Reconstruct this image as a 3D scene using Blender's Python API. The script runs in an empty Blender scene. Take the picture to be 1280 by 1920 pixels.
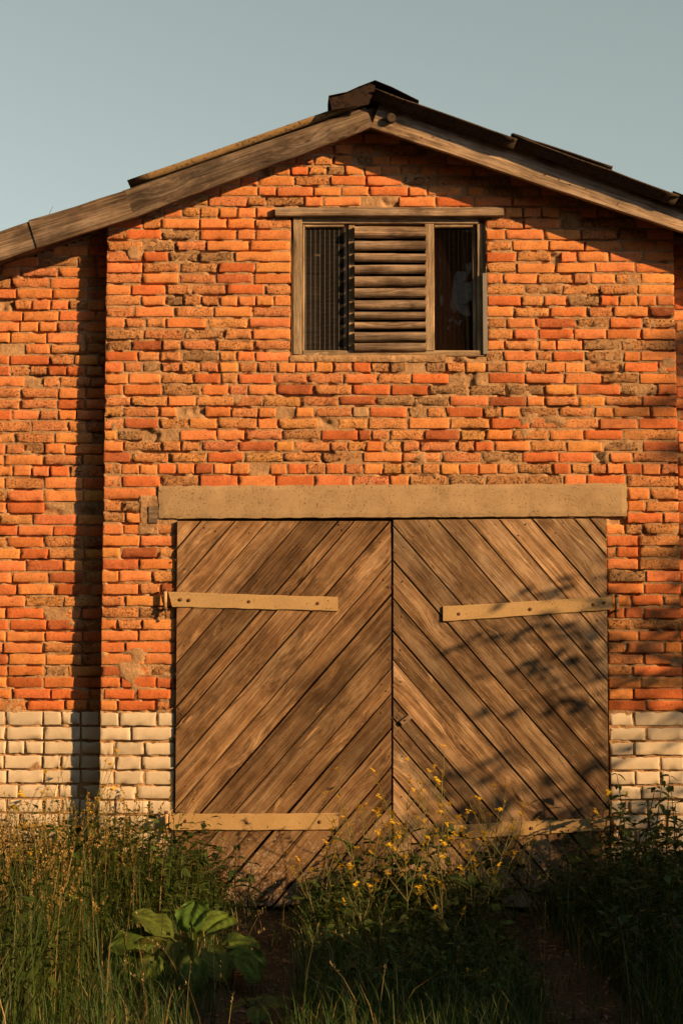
import bpy, math, random
import numpy as np
from mathutils import Vector, Matrix

random.seed(7)
R = np.random.default_rng(11)
SC = bpy.context.scene
COL = SC.collection

# ------------------------------------------------------------------ camera
CAM_D, CAM_Z, FPX, TILT = 10.9, 1.565, 3000.0, math.radians(5.5)
cam_data = bpy.data.cameras.new('camera')
cam_data.sensor_fit = 'VERTICAL'
cam_data.sensor_height = 36.0
cam_data.lens = 36.0 * FPX / 1920.0
cam_data.clip_start = 0.1
cam_data.clip_end = 2000
cam = bpy.data.objects.new('camera', cam_data)
cam.location = (0, -CAM_D, CAM_Z)
cam.rotation_euler = (math.pi / 2 + TILT, 0, 0)
COL.objects.link(cam)
SC.camera = cam

# ------------------------------------------------------------------ sky, sun, exposure
SUN = Vector((1.67, -1.0, 0.69)).normalized()          # towards the sun
EL = math.asin(SUN.z)
ROT = math.atan2(SUN.x, SUN.y)
world = bpy.data.worlds.new('World')
SC.world = world
world.use_nodes = True
wn = world.node_tree
sky = wn.nodes.new('ShaderNodeTexSky')
sky.sky_type = 'NISHITA'
sky.sun_disc = False
sky.sun_elevation = EL
sky.sun_rotation = ROT
sky.altitude = 0
sky.air_density = 1.0
sky.dust_density = 0.6
sky.ozone_density = 1.0
hsv = wn.nodes.new('ShaderNodeHueSaturation')
hsv.inputs['Saturation'].default_value = 0.29
hsv.inputs['Hue'].default_value = 0.38
wn.links.new(sky.outputs[0], hsv.inputs['Color'])
bg = wn.nodes['Background']
bg.inputs['Strength'].default_value = 0.075
wn.links.new(hsv.outputs[0], bg.inputs['Color'])
sun_data = bpy.data.lights.new('sun', 'SUN')
sun_data.energy = 5.0
sun_data.angle = math.radians(0.53)
sun_data.color = (1.0, 0.58, 0.245)
sun = bpy.data.objects.new('sun', sun_data)
sun.rotation_euler = (-SUN).to_track_quat('-Z', 'Y').to_euler()
sun.location = (20, -12, 8)
COL.objects.link(sun)
vs = SC.view_settings
vs.view_transform = 'Standard'
vs.look = 'None'
vs.exposure = 0.75
vs.gamma = 1.0
vs.use_curve_mapping = False
SC.cycles.use_denoising = True
SC.cycles.denoising_prefilter = 'ACCURATE'
SC.cycles.max_bounces = 5
SC.cycles.transparent_max_bounces = 8


def P(px, py, Y=0.0):
    """point of the plane Y = const that the measured photograph position (1280 x 1920) lies on"""
    a, b = (px - 640) / FPX, (960 - py) / FPX
    dy = math.cos(TILT) - b * math.sin(TILT)
    dz = math.sin(TILT) + b * math.cos(TILT)
    t = (Y + CAM_D) / dy
    return a * t, CAM_Z + dz * t


# ------------------------------------------------------------------ helpers
def vnoise(x, y, seed=0):
    x = np.asarray(x, float); y = np.asarray(y, float)
    xi = np.floor(x).astype(np.int64); yi = np.floor(y).astype(np.int64)
    fx = x - xi; fy = y - yi
    fx = fx * fx * (3 - 2 * fx); fy = fy * fy * (3 - 2 * fy)

    def h(a, b):
        n = (a * 374761393 + b * 668265263 + seed * 1442695041) & 0xFFFFFFFF
        n = ((n ^ (n >> 13)) * 1274126177) & 0xFFFFFFFF
        n = ((n ^ (n >> 16)) * 2246822519) & 0xFFFFFFFF
        return ((n ^ (n >> 15)) & 0xFFFF) / 65535.0
    return ((h(xi, yi) * (1 - fx) + h(xi + 1, yi) * fx) * (1 - fy) +
            (h(xi, yi + 1) * (1 - fx) + h(xi + 1, yi + 1) * fx) * fy)


def fbm(x, y, seed=0, octv=3):
    s = 0; a = 0.5; t = 0
    for i in range(octv):
        s = s + a * vnoise(x * 2 ** i, y * 2 ** i, seed + i); t += a; a *= 0.5
    return s / t


def link(name, me, parent=None, **props):
    o = bpy.data.objects.new(name, me)
    COL.objects.link(o)
    if parent is not None:
        o.parent = parent
    for k, v in props.items():
        o[k] = v
    return o


def mesh(name, V, F, mat=None, smooth=False, col=None, extra=None):
    me = bpy.data.meshes.new(name)
    if isinstance(V, np.ndarray):
        V = V.reshape(-1, 3)
    if isinstance(F, np.ndarray):
        n, k = F.shape
        me.vertices.add(len(V)); me.vertices.foreach_set('co', np.ascontiguousarray(V, dtype=np.float32).ravel())
        me.loops.add(n * k); me.loops.foreach_set('vertex_index', np.ascontiguousarray(F, dtype=np.int32).ravel())
        me.polygons.add(n); me.polygons.foreach_set('loop_start', np.arange(0, n * k, k, dtype=np.int32))
        me.update(calc_edges=True)
    else:
        me.from_pydata([tuple(v) for v in V], [], F)
    if smooth:
        me.polygons.foreach_set('use_smooth', np.ones(len(me.polygons), bool))
    if col is not None:
        at = me.attributes.new('tint', 'FLOAT_COLOR', 'POINT')
        c = np.ones((len(me.vertices), 4), np.float32)
        col = np.asarray(col, np.float32)
        c[:, :col.shape[-1]] = col
        at.data.foreach_set('color', c.ravel())
    if mat:
        me.materials.append(mat)
    return me


class MB:
    def __init__(s):
        s.v = []; s.f = []

    def add(s, V, F):
        n = len(s.v); s.v += [tuple(p) for p in V]; s.f += [tuple(i + n for i in f) for f in F]
        return s

    def box(s, x0, x1, y0, y1, z0, z1):
        V = [(x, y, z) for x in (x0, x1) for y in (y0, y1) for z in (z0, z1)]
        return s.add(V, [(0, 1, 3, 2), (4, 6, 7, 5), (0, 4, 5, 1), (2, 3, 7, 6), (0, 2, 6, 4), (1, 5, 7, 3)])

    def tube(s, pts, rad, n=6):
        pts = [Vector(p) for p in pts]
        if not hasattr(rad, '__len__'):
            rad = [rad] * len(pts)
        V = []; F = []
        for i, p in enumerate(pts):
            d = (pts[min(i + 1, len(pts) - 1)] - pts[max(i - 1, 0)]).normalized()
            u = d.orthogonal().normalized(); w = d.cross(u)
            for k in range(n):
                a = 2 * math.pi * k / n
                V.append(p + (u * math.cos(a) + w * math.sin(a)) * rad[i])
        for i in range(len(pts) - 1):
            for k in range(n):
                F.append((i * n + k, i * n + (k + 1) % n, (i + 1) * n + (k + 1) % n, (i + 1) * n + k))
        F.append(tuple(reversed(range(n)))); F.append(tuple(range((len(pts) - 1) * n, len(pts) * n)))
        return s.add(V, F)

    def me(s, name, mat, smooth=False):
        return mesh(name, s.v, s.f, mat, smooth)


def bevel_box(name, mat, x0, x1, y0, y1, z0, z1, parent=None, b=0.004, **kw):
    """board with softened edges, built round its own centre with X as its long axis"""
    import bmesh
    c = Vector(((x0 + x1) / 2, (y0 + y1) / 2, (z0 + z1) / 2))
    m = MB().box(x0 - c.x, x1 - c.x, y0 - c.y, y1 - c.y, z0 - c.z, z1 - c.z).me(name, mat)
    bm = bmesh.new(); bm.from_mesh(m)
    bmesh.ops.bevel(bm, geom=list(bm.edges), offset=b, segments=2, affect='EDGES')
    bm.to_mesh(m); bm.free()
    o = link(name, m, parent, **kw)
    o.location = c
    return o


def wobbly_board(name, mat, p0, p1, h, y0, y1, parent, seed=0, n=28, wob=0.004, taper=(1, 1)):
    """old board from p0 to p1 = (x, z) ends of its centre line, uneven edges; local X runs along it"""
    a = Vector((p0[0], 0, p0[1])); b = Vector((p1[0], 0, p1[1])); d = b - a; L = d.length
    ang = math.atan2(d.z, d.x)
    V = []; F = []
    rr = np.random.default_rng(seed)
    for i in range(n + 1):
        t = i / n; x = (t - 0.5) * L
        hh = h * (taper[0] * (1 - t) + taper[1] * t) / 2
        zt = hh + (vnoise(x * 6, 1.3, seed) - .5) * 2 * wob
        zb = -hh + (vnoise(x * 6, 7.3, seed + 5) - .5) * 2 * wob
        yo = (vnoise(x * 2.2, 3.1, seed + 9) - .5) * wob * 2
        e = 0.004
        V += [(x, y0 + e + yo, zb), (x, y0 + yo, zb + e), (x, y0 + yo, zt - e), (x, y0 + e + yo, zt), (x, y1 + yo, zt), (x, y1 + yo, zb)]
    for i in range(n):
        for k in range(6):
            F.append((i * 6 + k, (i + 1) * 6 + k, (i + 1) * 6 + (k + 1) % 6, i * 6 + (k + 1) % 6))
    F.append((5, 4, 3, 2, 1, 0)); q = n * 6; F.append((q, q + 1, q + 2, q + 3, q + 4, q + 5))
    F = [tuple(reversed(f)) for f in F]
    o = link(name, mesh(name, V, F, mat), parent)
    o.location = (a + b) / 2
    o.rotation_euler = (0, -ang, 0)
    return o


# ------------------------------------------------------------------ material helpers
class NT:
    def __init__(s, name):
        s.m = bpy.data.materials.new(name); s.m.use_nodes = True
        s.t = s.m.node_tree; s.b = s.t.nodes['Principled BSDF']
        s.b.inputs['Roughness'].default_value = 0.9
        s.b.inputs['Specular IOR Level'].default_value = 0.2

    def n(s, typ, ins=None, **attrs):
        nd = s.t.nodes.new(typ)
        for k, v in attrs.items():
            setattr(nd, k, v)
        for k, v in (ins or {}).items():
            if hasattr(v, 'is_linked') or hasattr(v, 'links'):
                s.t.links.new(v, nd.inputs[k])
            else:
                nd.inputs[k].default_value = v
        return nd

    def noise(s, vec, scale, detail=4, rough=0.55, dist=0.0):
        return s.n('ShaderNodeTexNoise', {'Vector': vec, 'Scale': scale, 'Detail': detail, 'Roughness': rough, 'Distortion': dist}).outputs['Fac']

    def ramp(s, fac, stops):
        nd = s.n('ShaderNodeValToRGB', {'Fac': fac})
        e = nd.color_ramp.elements
        while len(e) < len(stops):
            e.new(0.5)
        for i, (p, c) in enumerate(stops):
            e[i].position = p
            e[i].color = (c, c, c, 1) if not hasattr(c, '__len__') else (*c[:3], 1)
        return nd.outputs['Color']

    def mix(s, fac, a, b, blend='MIX'):
        nd = s.n('ShaderNodeMix', data_type='RGBA', blend_type=blend)
        for sock, v in ((nd.inputs[0], fac), (nd.inputs[6], a), (nd.inputs[7], b)):
            if hasattr(v, 'links'):
                s.t.links.new(v, sock)
            elif hasattr(v, '__len__'):
                sock.default_value = (*v[:3], 1)
            else:
                sock.default_value = v
        return nd.outputs[2]

    def math(s, op, a, b=0.0, clamp=False):
        nd = s.n('ShaderNodeMath', operation=op, use_clamp=clamp)
        for i, v in enumerate((a, b)):
            if hasattr(v, 'links'):
                s.t.links.new(v, nd.inputs[i])
            else:
                nd.inputs[i].default_value = v
        return nd.outputs[0]

    def out(s, color, bump=None, strength=0.5, dist=0.01, rough=None):
        s.t.links.new(color, s.b.inputs['Base Color'])
        if rough is not None:
            if hasattr(rough, 'links'):
                s.t.links.new(rough, s.b.inputs['Roughness'])
            else:
                s.b.inputs['Roughness'].default_value = rough
        if bump is not None:
            bn = s.n('ShaderNodeBump', {'Height': bump, 'Distance': dist})
            if hasattr(strength, 'links'):
                s.t.links.new(strength, bn.inputs['Strength'])
            else:
                bn.inputs['Strength'].default_value = strength
            s.t.links.new(bn.outputs[0], s.b.inputs['Normal'])
        return s.m


def brick_material():
    """tint.rgb = the brick's own colour, tint.a = how far its face has spalled"""
    k = NT('fired_brick')
    at = k.n('ShaderNodeAttribute', attribute_name='tint')
    pos = k.n('ShaderNodeNewGeometry').outputs['Position']
    c = at.outputs['Color']; sp = at.outputs['Alpha']
    n1 = k.noise(pos, 9, 5, .6); n2 = k.noise(pos, 55, 7, .78); n3 = k.noise(pos, 190, 4, .75)
    c = k.mix(.75, c, k.ramp(n1, [(.3, .72), (.5, 1.0), (.7, 1.16)]), 'MULTIPLY')
    c = k.mix(.85, c, k.ramp(n2, [(.30, .62), (.5, 1.0), (.72, 1.22)]), 'MULTIPLY')
    # small chips and pits, more of them where the face has spalled
    chip = k.ramp(k.math('ADD', k.noise(pos, 75, 6, .8, .4), k.math('MULTIPLY', sp, .045)), [(.595, 0.0), (.63, .9)])
    c = k.mix(chip, c, (.085, .045, .025))
    # soot and lichen stains with their own shapes
    st = k.ramp(k.noise(pos, 16, 7, .75, .6), [(.60, 0.0), (.68, .8)])
    big = k.ramp(k.noise(pos, 2.3, 3, .5), [(.42, 0.0), (.62, 1.0)])
    c = k.mix(k.math('MULTIPLY', k.math('MULTIPLY', st, big), .8), c, (.085, .05, .032))
    # mortar bloom left on faces
    bl = k.ramp(k.noise(pos, 24, 7, .75), [(.60, 0.0), (.67, .5)])
    c = k.mix(bl, c, (.60, .36, .19))
    c = k.mix(.6, c, k.ramp(n3, [(.28, .5), (.48, 1.0), (.7, 1.2)]), 'MULTIPLY')
    h = k.math('SUBTRACT', k.math('ADD', k.math('MULTIPLY', n2, .55), k.math('MULTIPLY', n3, .45)), k.math('MULTIPLY', chip, .35))
    st2 = k.math('ADD', k.math('MULTIPLY', sp, .75), .25)
    return k.out(c, h, st2, .02, .92)


def mortar_material():
    k = NT('lime_mortar')
    pos = k.n('ShaderNodeNewGeometry').outputs['Position']
    n1 = k.noise(pos, 5, 5, .6); n2 = k.noise(pos, 60, 5, .7)
    c = k.ramp(n1, [(.3, (.30, .185, .10)), (.55, (.45, .285, .155)), (.75, (.54, .36, .205))])
    c = k.mix(.7, c, k.ramp(n2, [(.3, .6), (.6, 1.15)]), 'MULTIPLY')
    st = k.ramp(k.noise(pos, 7, 6, .7), [(.58, 0.0), (.72, .8)])
    c = k.mix(st, c, (.06, .05, .04))
    return k.out(c, k.math('ADD', n2, k.math('MULTIPLY', n1, .5)), .8, .012, .95)


def wood_material(name, dark, mid, light, grain=1.0, flake=None, tone=.45, lichen=None):
    """grain runs along each piece's own X axis"""
    k = NT(name)
    ob = k.n('ShaderNodeTexCoord').outputs['Object']
    inf = k.n('ShaderNodeObjectInfo')
    rnd = inf.outputs['Random']
    off = k.n('ShaderNodeCombineXYZ', {'X': k.math('MULTIPLY', rnd, 37.0), 'Y': k.math('MULTIPLY', rnd, 91.0), 'Z': k.math('MULTIPLY', rnd, 53.0)}).outputs[0]
    v = k.n('ShaderNodeVectorMath', {0: ob, 1: off}, operation='ADD').outputs[0]
    # bend the grain round knots
    vor = k.n('ShaderNodeTexVoronoi', {'Vector': k.n('ShaderNodeMapping', {'Vector': v, 'Scale': (1.7, 5.5, 5.5)}).outputs[0], 'Scale': 1.0}, feature='F1')
    kd = vor.outputs['Distance']
    bend = k.ramp(kd, [(.0, 1.0), (.38, 0.0)])
    bv = k.n('ShaderNodeCombineXYZ', {'Z': k.math('MULTIPLY', bend, .05), 'Y': k.math('MULTIPLY', bend, .02)}).outputs[0]
    v2 = k.n('ShaderNodeVectorMath', {0: v, 1: bv}, operation='ADD').outputs[0]
    fine = k.noise(k.n('ShaderNodeMapping', {'Vector': v2, 'Scale': (2.2, 85, 85)}).outputs[0], 1.0, 6, .7, .25)
    med = k.noise(k.n('ShaderNodeMapping', {'Vector': v2, 'Scale': (.9, 20, 20)}).outputs[0], 1.0, 5, .6, .3)
    blot = k.noise(v, 4.5, 5, .65)
    blot2 = k.noise(v, 1.6, 3, .5)
    f = k.math('ADD', k.math('MULTIPLY', fine, .45), k.math('ADD', k.math('MULTIPLY', med, .4), k.math('MULTIPLY', blot, .3)))
    c = k.ramp(f, [(.45, dark), (.56, mid), (.68, light)])
    grey = k.ramp(k.noise(k.n('ShaderNodeMapping', {'Vector': v2, 'Scale': (.8, 9, 9)}).outputs[0], 1.0, 5, .7), [(.45, 0.0), (.68, .75)])
    c = k.mix(grey, c, k.mix(.75, c, (.80, .98, 1.25), 'MULTIPLY'))
    c = k.mix(.6, c, k.ramp(k.noise(k.n('ShaderNodeMapping', {'Vector': v2, 'Scale': (7, 150, 150)}).outputs[0], 1.0, 4, .8), [(.36, .25), (.5, 1.0), (.7, 1.3)]), 'MULTIPLY')
    c = k.mix(tone, c, k.ramp(rnd, [(0, .5), (.5, 1.0), (1, 1.4)]), 'MULTIPLY')
    c = k.mix(.7, c, k.ramp(blot2, [(.32, .5), (.5, 1.0), (.68, 1.3)]), 'MULTIPLY')
    # peeled splintered strips, paler
    pe = k.ramp(k.noise(k.n('ShaderNodeMapping', {'Vector': v2, 'Scale': (2.6, 26, 26)}).outputs[0], 1.0, 6, .75, .2), [(.59, 0.0), (.63, .75)])
    pz = k.ramp(k.noise(v, 2.4, 2, .5), [(.52, 0.0), (.60, 1.0)])
    c = k.mix(k.math('MULTIPLY', pe, pz), c, [min(1, x * 1.35) for x in light])
    # knots
    kn = k.ramp(kd, [(.045, 1.0), (.075, 0.0)])
    c = k.mix(k.math('MULTIPLY', kn, .8), c, [x * .45 for x in dark])
    # dark weather stains
    ws = k.ramp(k.noise(k.n('ShaderNodeMapping', {'Vector': v, 'Scale': (2.0, 6, 6)}).outputs[0], 1.0, 6, .7), [(.53, 0.0), (.66, .8)])
    c = k.mix(ws, c, [x * .75 for x in dark])
    if flake:
        pos = k.n('ShaderNodeNewGeometry').outputs['Position']
        z = k.n('ShaderNodeSeparateXYZ', {0: pos}).outputs['Z']
        zone = k.n('ShaderNodeMapRange', {'Value': k.math('ADD', z, k.math('MULTIPLY', blot2, -.5)), 'From Min': .45, 'From Max': -.25, 'To Min': 0.0, 'To Max': .13}).outputs[0]
        sp = k.noise(pos, 60, 6, .75)
        spk = k.ramp(k.math('ADD', sp, zone), [(.64, 0.0), (.68, .85)])
        c = k.mix(spk, c, flake)
    h = k.math('ADD', k.math('MULTIPLY', fine, .7), k.math('ADD', k.math('MULTIPLY', med, .4), k.math('MULTIPLY', kn, -.4)))
    return k.out(c, h, .75 * grain, .008, .85)


def speckle_material(name, base, spots, alt, scale=60, bump=.5, spot_at=.66, rough=.9, bumpd=.006):
    k = NT(name)
    pos = k.n('ShaderNodeNewGeometry').outputs['Position']
    n1 = k.noise(pos, 4, 4, .6); n2 = k.noise(pos, scale, 5, .7); n3 = k.noise(pos, scale * 3, 3, .6)
    c = k.mix(k.ramp(n1, [(.35, 0.0), (.65, 1.0)]), base, alt)
    c = k.mix(.6, c, k.ramp(n3, [(.3, .75), (.7, 1.2)]), 'MULTIPLY')
    ms = k.ramp(k.math('ADD', n2, k.math('MULTIPLY', n1, .12)), [(spot_at, 0.0), (spot_at + .04, .9)])
    c = k.mix(ms, c, spots)
    h = k.math('SUBTRACT', k.math('MULTIPLY', n3, .5), k.math('MULTIPLY', ms, .8))
    return k.out(c, h, bump, bumpd, rough)


def leaf_material(name, rough=.55, trans=.3, veins=False):
    k = NT(name)
    at = k.n('ShaderNodeAttribute', attribute_name='tint').outputs['Color']
    pos = k.n('ShaderNodeNewGeometry').outputs['Position']
    c = k.mix(.6, at, k.ramp(k.noise(pos, 30, 4, .6), [(.3, .65), (.7, 1.3)]), 'MULTIPLY')
    k.t.links.new(c, k.b.inputs['Base Color'])
    k.b.inputs['Roughness'].default_value = rough
    tr = k.n('ShaderNodeBsdfTranslucent', {'Color': k.mix(.5, c, (.8, .9, .3), 'MULTIPLY')})
    mx = k.n('ShaderNodeMixShader', {0: trans, 1: k.b.outputs[0], 2: tr.outputs[0]})
    k.t.links.new(mx.outputs[0], k.t.nodes['Material Output'].inputs[0])
    return k.m


M = {}
M['brick'] = brick_material()
M['mortar'] = mortar_material()
M['door'] = wood_material('weathered_door_wood', (.075, .040, .018), (.225, .128, .062), (.40, .26, .142), flake=(.36, .32, .27), tone=.8)
M['door2'] = wood_material('greyed_door_wood', (.085, .048, .024), (.245, .153, .083), (.43, .30, .185), flake=(.36, .32, .27), tone=.8)
M['barge'] = wood_material('grey_barge_wood', (.045, .032, .022), (.125, .090, .062), (.27, .205, .145), tone=.2)
M['barge_light'] = wood_material('pale_barge_wood', (.10, .07, .046), (.29, .21, .142), (.46, .345, .24), tone=.2)
M['frame'] = wood_material('window_frame_wood', (.15, .10, .062), (.33, .24, .15), (.47, .36, .235), tone=.15)
M['slat'] = wood_material('slat_wood', (.085, .056, .038), (.25, .178, .12), (.42, .31, .215), tone=.35)
M['concrete'] = speckle_material('lintel_concrete', (.46, .34, .205), (.10, .07, .045), (.36, .26, .15), 75, .8, .655, bumpd=.01)
M['strap'] = speckle_material('painted_strap', (.47, .335, .17), (.15, .07, .03), (.41, .285, .14), 45, .5, .685, .6)
M['rust'] = speckle_material('rusty_iron', (.14, .075, .045), (.05, .03, .02), (.20, .10, .055), 70, .5, .6, .7)
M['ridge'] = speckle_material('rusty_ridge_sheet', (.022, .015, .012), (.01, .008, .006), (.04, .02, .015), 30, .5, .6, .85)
M['sheet'] = speckle_material('shaded_asbestos_sheet', (.048, .038, .029), (.02, .017, .014), (.075, .058, .042), 45, .7, .62, .95)  # colour darkened to carry the shade under the right-hand sheets
M['sheet_left'] = speckle_material('sunlit_tan_sheet', (.36, .25, .12), (.13, .09, .045), (.28, .19, .09), 45, .8, .62, .95)  # same sheeting, sunlight on the left edge put into the tan colour
M['white'] = None
M['leaf'] = leaf_material('leaf_green')
M['grass'] = leaf_material('grass_blades', .5, .25)
M['petal'] = leaf_material('yellow_petal', .6, .35)
M['iron'] = speckle_material('galvanised_wire', (.27, .26, .25), (.14, .09, .06), (.2, .19, .18), 60, .2, .7, .5)
M['dark'] = speckle_material('dark_interior', (.035, .028, .022), (.02, .015, .01), (.045, .035, .028), 20, .2)


def white_brick_material():
    k = NT('silicate_brick')
    at = k.n('ShaderNodeAttribute', attribute_name='tint')
    pos = k.n('ShaderNodeNewGeometry').outputs['Position']
    n2 = k.noise(pos, 45, 5, .65); n1 = k.noise(pos, 10, 4, .6)
    c = k.mix(.7, at.outputs['Color'], k.ramp(n1, [(.3, .84), (.7, 1.1)]), 'MULTIPLY')
    c = k.mix(k.ramp(k.noise(pos, 26, 6, .7), [(.63, 0.0), (.72, .6)]), c, (.30, .22, .15))
    c = k.mix(k.ramp(k.noise(pos, 5, 6, .7), [(.55, 0.0), (.75, .5)]), c, (.34, .27, .19))
    return k.out(c, k.noise(pos, 160, 5, .75), .5, .008, .9)


M['white'] = white_brick_material()
gl = NT('dusty_glass')
_tr = gl.n('ShaderNodeBsdfTransparent', {'Color': (.72, .75, .74, 1)})
_gs = gl.n('ShaderNodeBsdfGlossy', {'Color': (.9, .9, .9, 1), 'Roughness': .015})
_mx = gl.n('ShaderNodeMixShader', {0: .014, 1: _tr.outputs[0], 2: _gs.outputs[0]})
gl.t.links.new(_mx.outputs[0], gl.t.nodes['Material Output'].inputs[0])
M['glass'] = gl.m


def ground_material():
    k = NT('soil')
    pos = k.n('ShaderNodeNewGeometry').outputs['Position']
    n1 = k.noise(pos, 3, 5, .6); n2 = k.noise(pos, 40, 6, .7)
    c = k.ramp(n1, [(.3, (.045, .030, .020)), (.6, (.085, .058, .038)), (.75, (.06, .06, .025))])
    c = k.mix(.8, c, k.ramp(n2, [(.3, .5), (.7, 1.5)]), 'MULTIPLY')
    return k.out(c, n2, .9, .03, .95)


M['soil'] = ground_material()

# ------------------------------------------------------------------ ground
gx = np.concatenate([[-600, -150, -40, -12], np.linspace(-6, 6, 121), [12, 40, 150, 600]])
gy = np.concatenate([[-600, -150, -40, -15], np.linspace(-9, 0.5, 96), [12, 40, 150, 600]])
GX, GY = np.meshgrid(gx, gy)
TRACKS = ((-0.45, .24), (1.10, .24))


def ground_z(x, y):
    x = np.asarray(x, float); y = np.asarray(y, float)
    near = np.clip(1 - np.maximum(np.abs(x) - 4.5, 0) / 3, 0, 1) * np.clip(1 - np.maximum(-y - 7, 0) / 3, 0, 1) * (y < .4)
    z = (fbm(x * 1.3, y * 1.3, 3) - .5) * .10 + (fbm(x * 9, y * 9, 8) - .5) * .03
    for tx, tw in TRACKS:
        z = z - .05 * np.exp(-((x - tx - .05 * np.sin(y * 1.7)) / tw) ** 2)
    return z * near - .02


GZ = ground_z(GX, GY)
nx, ny = len(gx), len(gy)
idx = np.arange(nx * ny).reshape(ny, nx)
Fg = np.stack([idx[:-1, :-1], idx[:-1, 1:], idx[1:, 1:], idx[1:, :-1]], -1).reshape(-1, 4)
link('ground', mesh('ground', np.stack([GX, GY, GZ], -1), Fg, M['soil'], True), kind='structure')

# ------------------------------------------------------------------ the barn
barn = link('brick_barn', None, label='old orange brick barn with plank double door and low pitched roof', category='barn')
WING = 0.13                    # how far the side bays stand back
PL = P(194, 900)[0]; PR = P(1271, 900)[0]     # edges of the projecting middle bay
WL, WR = -4.6, 4.9             # outer corners of the barn
DX0, DX1 = P(329.5, 1270)[0], P(1140, 1270)[0]
DZ1 = P(735, 971)[1]
wx0, wz1 = P(547, 400)
wx1, wz0 = P(912, 668)
W = (wx0, wx1, wz0, wz1)
LIN = (P(298, 940)[0], P(1174, 940)[0], P(700, 970)[1], P(700, 909)[1])
BARGE_Y = -0.20

# roof lines at the bargeboards' lower edges (x, z)
APX = P(699, 240, BARGE_Y)
LB = [P(699, 238, BARGE_Y), P(240, 411, BARGE_Y), P(0, 490, BARGE_Y)]
RB = [P(699, 240, BARGE_Y), P(1280, 436, BARGE_Y)]
sl_r = (RB[1][1] - RB[0][1]) / (RB[1][0] - RB[0][0])
sl_l2 = (LB[2][1] - LB[1][1]) / (LB[2][0] - LB[1][0])


def roof_z(x):
    x = np.asarray(x, float)
    zr = RB[0][1] + sl_r * (x - RB[0][0])
    zl1 = LB[0][1] + (LB[1][1] - LB[0][1]) / (LB[1][0] - LB[0][0]) * (x - LB[0][0])
    zl2 = LB[1][1] + sl_l2 * (x - LB[1][0])
    return np.where(x > RB[0][0], zr, np.where(x > LB[1][0], zl1, zl2))


ROWS_PX = [228, 249, 270, 290, 310, 329, 348.5, 368, 387.5, 408.5, 429, 450, 470.7, 491.5, 512, 532.5, 553, 574, 595, 615.6, 637, 657.7, 678,
           699, 720, 741.5, 762, 783, 805, 826, 847, 868, 890, 914, 937.5, 960, 981.7, 1002.7, 1025, 1046.7, 1069.3, 1092.3, 1115,
           1137.5, 1160, 1181.7, 1203, 1225, 1247.7, 1269, 1291, 1312.5, 1334]
WROWS_PX = [1334, 1362.7, 1390, 1417.3, 1445, 1472.7, 1500, 1528, 1556, 1584, 1612, 1640, 1668, 1700]
row_z = [P(640, y)[1] for y in ROWS_PX]
wrow_z = [P(640, y)[1] for y in WROWS_PX]
HEADER_ROWS = {290, 310, 387.5, 553, 678, 868}
MIXED_ROWS = {348.5, 595, 657.7, 762, 826}
# bricks that stand out in the photograph: row, x from, x to, what it looks like
SPECIAL = [
    (450, 270, 327, 'g'), (470.7, 373, 438, 'g'), (553, 313, 342, 'g'), (657.7, 342, 409, 'g'), (637, 202, 244, 's'), (637, 247, 302, 'd'),
    (408.5, 201, 266, 'r'), (470.7, 200, 266, 't'), (470.7, 270, 314, 'r'), (512, 199, 264, 't'), (553, 197, 263, 't'),
    (532.5, 426, 494, 'r'), (805, 271, 335, 'h'), (826, 233, 302, 's'), (826, 378, 446, 't'), (826, 448, 515, 'd'), (783, 233, 297, 'd'),
    (847, 390, 455, 'r'), (847, 194, 244, 'd'), (762, 520, 552, 'h'), (868, 470, 503, 'h'), (720, 520, 587, 'd'), (699, 365, 412, 'r'),
    (678, 732, 761, 'g'), (678, 765, 796, 'k'), (678, 799, 834, 'g'), (699, 848, 912, 'h'), (699, 772, 840, 'r'), (720, 806, 875, 'g'),
    (720, 880, 947, 'g'), (720, 954, 1019, 'g'), (741.5, 707, 773, 'g'), (741.5, 777, 840, 'g'), (762, 765, 798, 'g'), (762, 662, 690, 'p'),
    (783, 600, 631, 'h'), (890, 840, 907, 'g'), (890, 911, 981, 's'), (720, 662, 730, 'r'), (720, 734, 801, 'r'), (741.5, 636, 704, 'd'),
    (741.5, 916, 985, 'd'), (805, 673, 694, 'd'), (783, 921, 990, 'r'), (847, 979, 1044, 'r'), (826, 1131, 1196, 'g'), (847, 1113, 1140, 'k'),
    (720, 1164, 1230, 'g'), (678, 1097, 1160, 's'), (678, 1170, 1232, 'r'), (890, 983, 1054, 's'), (890, 1100, 1170, 'r'), (805, 1095, 1165, 'r'),
    (826, 1205, 1270, 'd'), (553, 1063, 1122, 'g'), (637, 1093, 1162, 'g'), (595, 1081, 1140, 's'), (657.7, 1096, 1165, 's'),
    (553, 914, 975, 'r'), (470.7, 912, 966, 'r'), (470.7, 1035, 1049, 'h'), (510, 1060, 1120, 'r'), (868, 970, 1034, 's'),
    (1291, 196, 252, 'r'), (1291, 258, 322, 'r'), (1312.5, 222, 290, 'r'), (1269, 228, 292, 'r'), (1092.3, 262, 300, 't'), (1247.7, 190, 255, 'd'),
    (1115, 1184, 1240, 'r'), (1137.5, 1172, 1204, 'd'), (960, 1175, 1240, 'r'), (1025, 1155, 1195, 'r'), (1069.3, 1140, 1208, 'g'),
    (1312.5, 1140, 1208, 'r')]
SPEC_WING = [(699, 49, 80, 'h'), (1312.5, 52, 120, 'r'), (1269, 15, 80, 'r'), (1247.7, 85, 125, 'g'), (1025, 40, 90, 'r'), (1046.7, 50, 118, 'd'),
             (1160, 90, 140, 'd'), (657.7, 20, 92, 'r'), (981.7, 0, 32, 'r'), (960, 0, 60, 't'), (868, 95, 130, 'r')]


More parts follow.
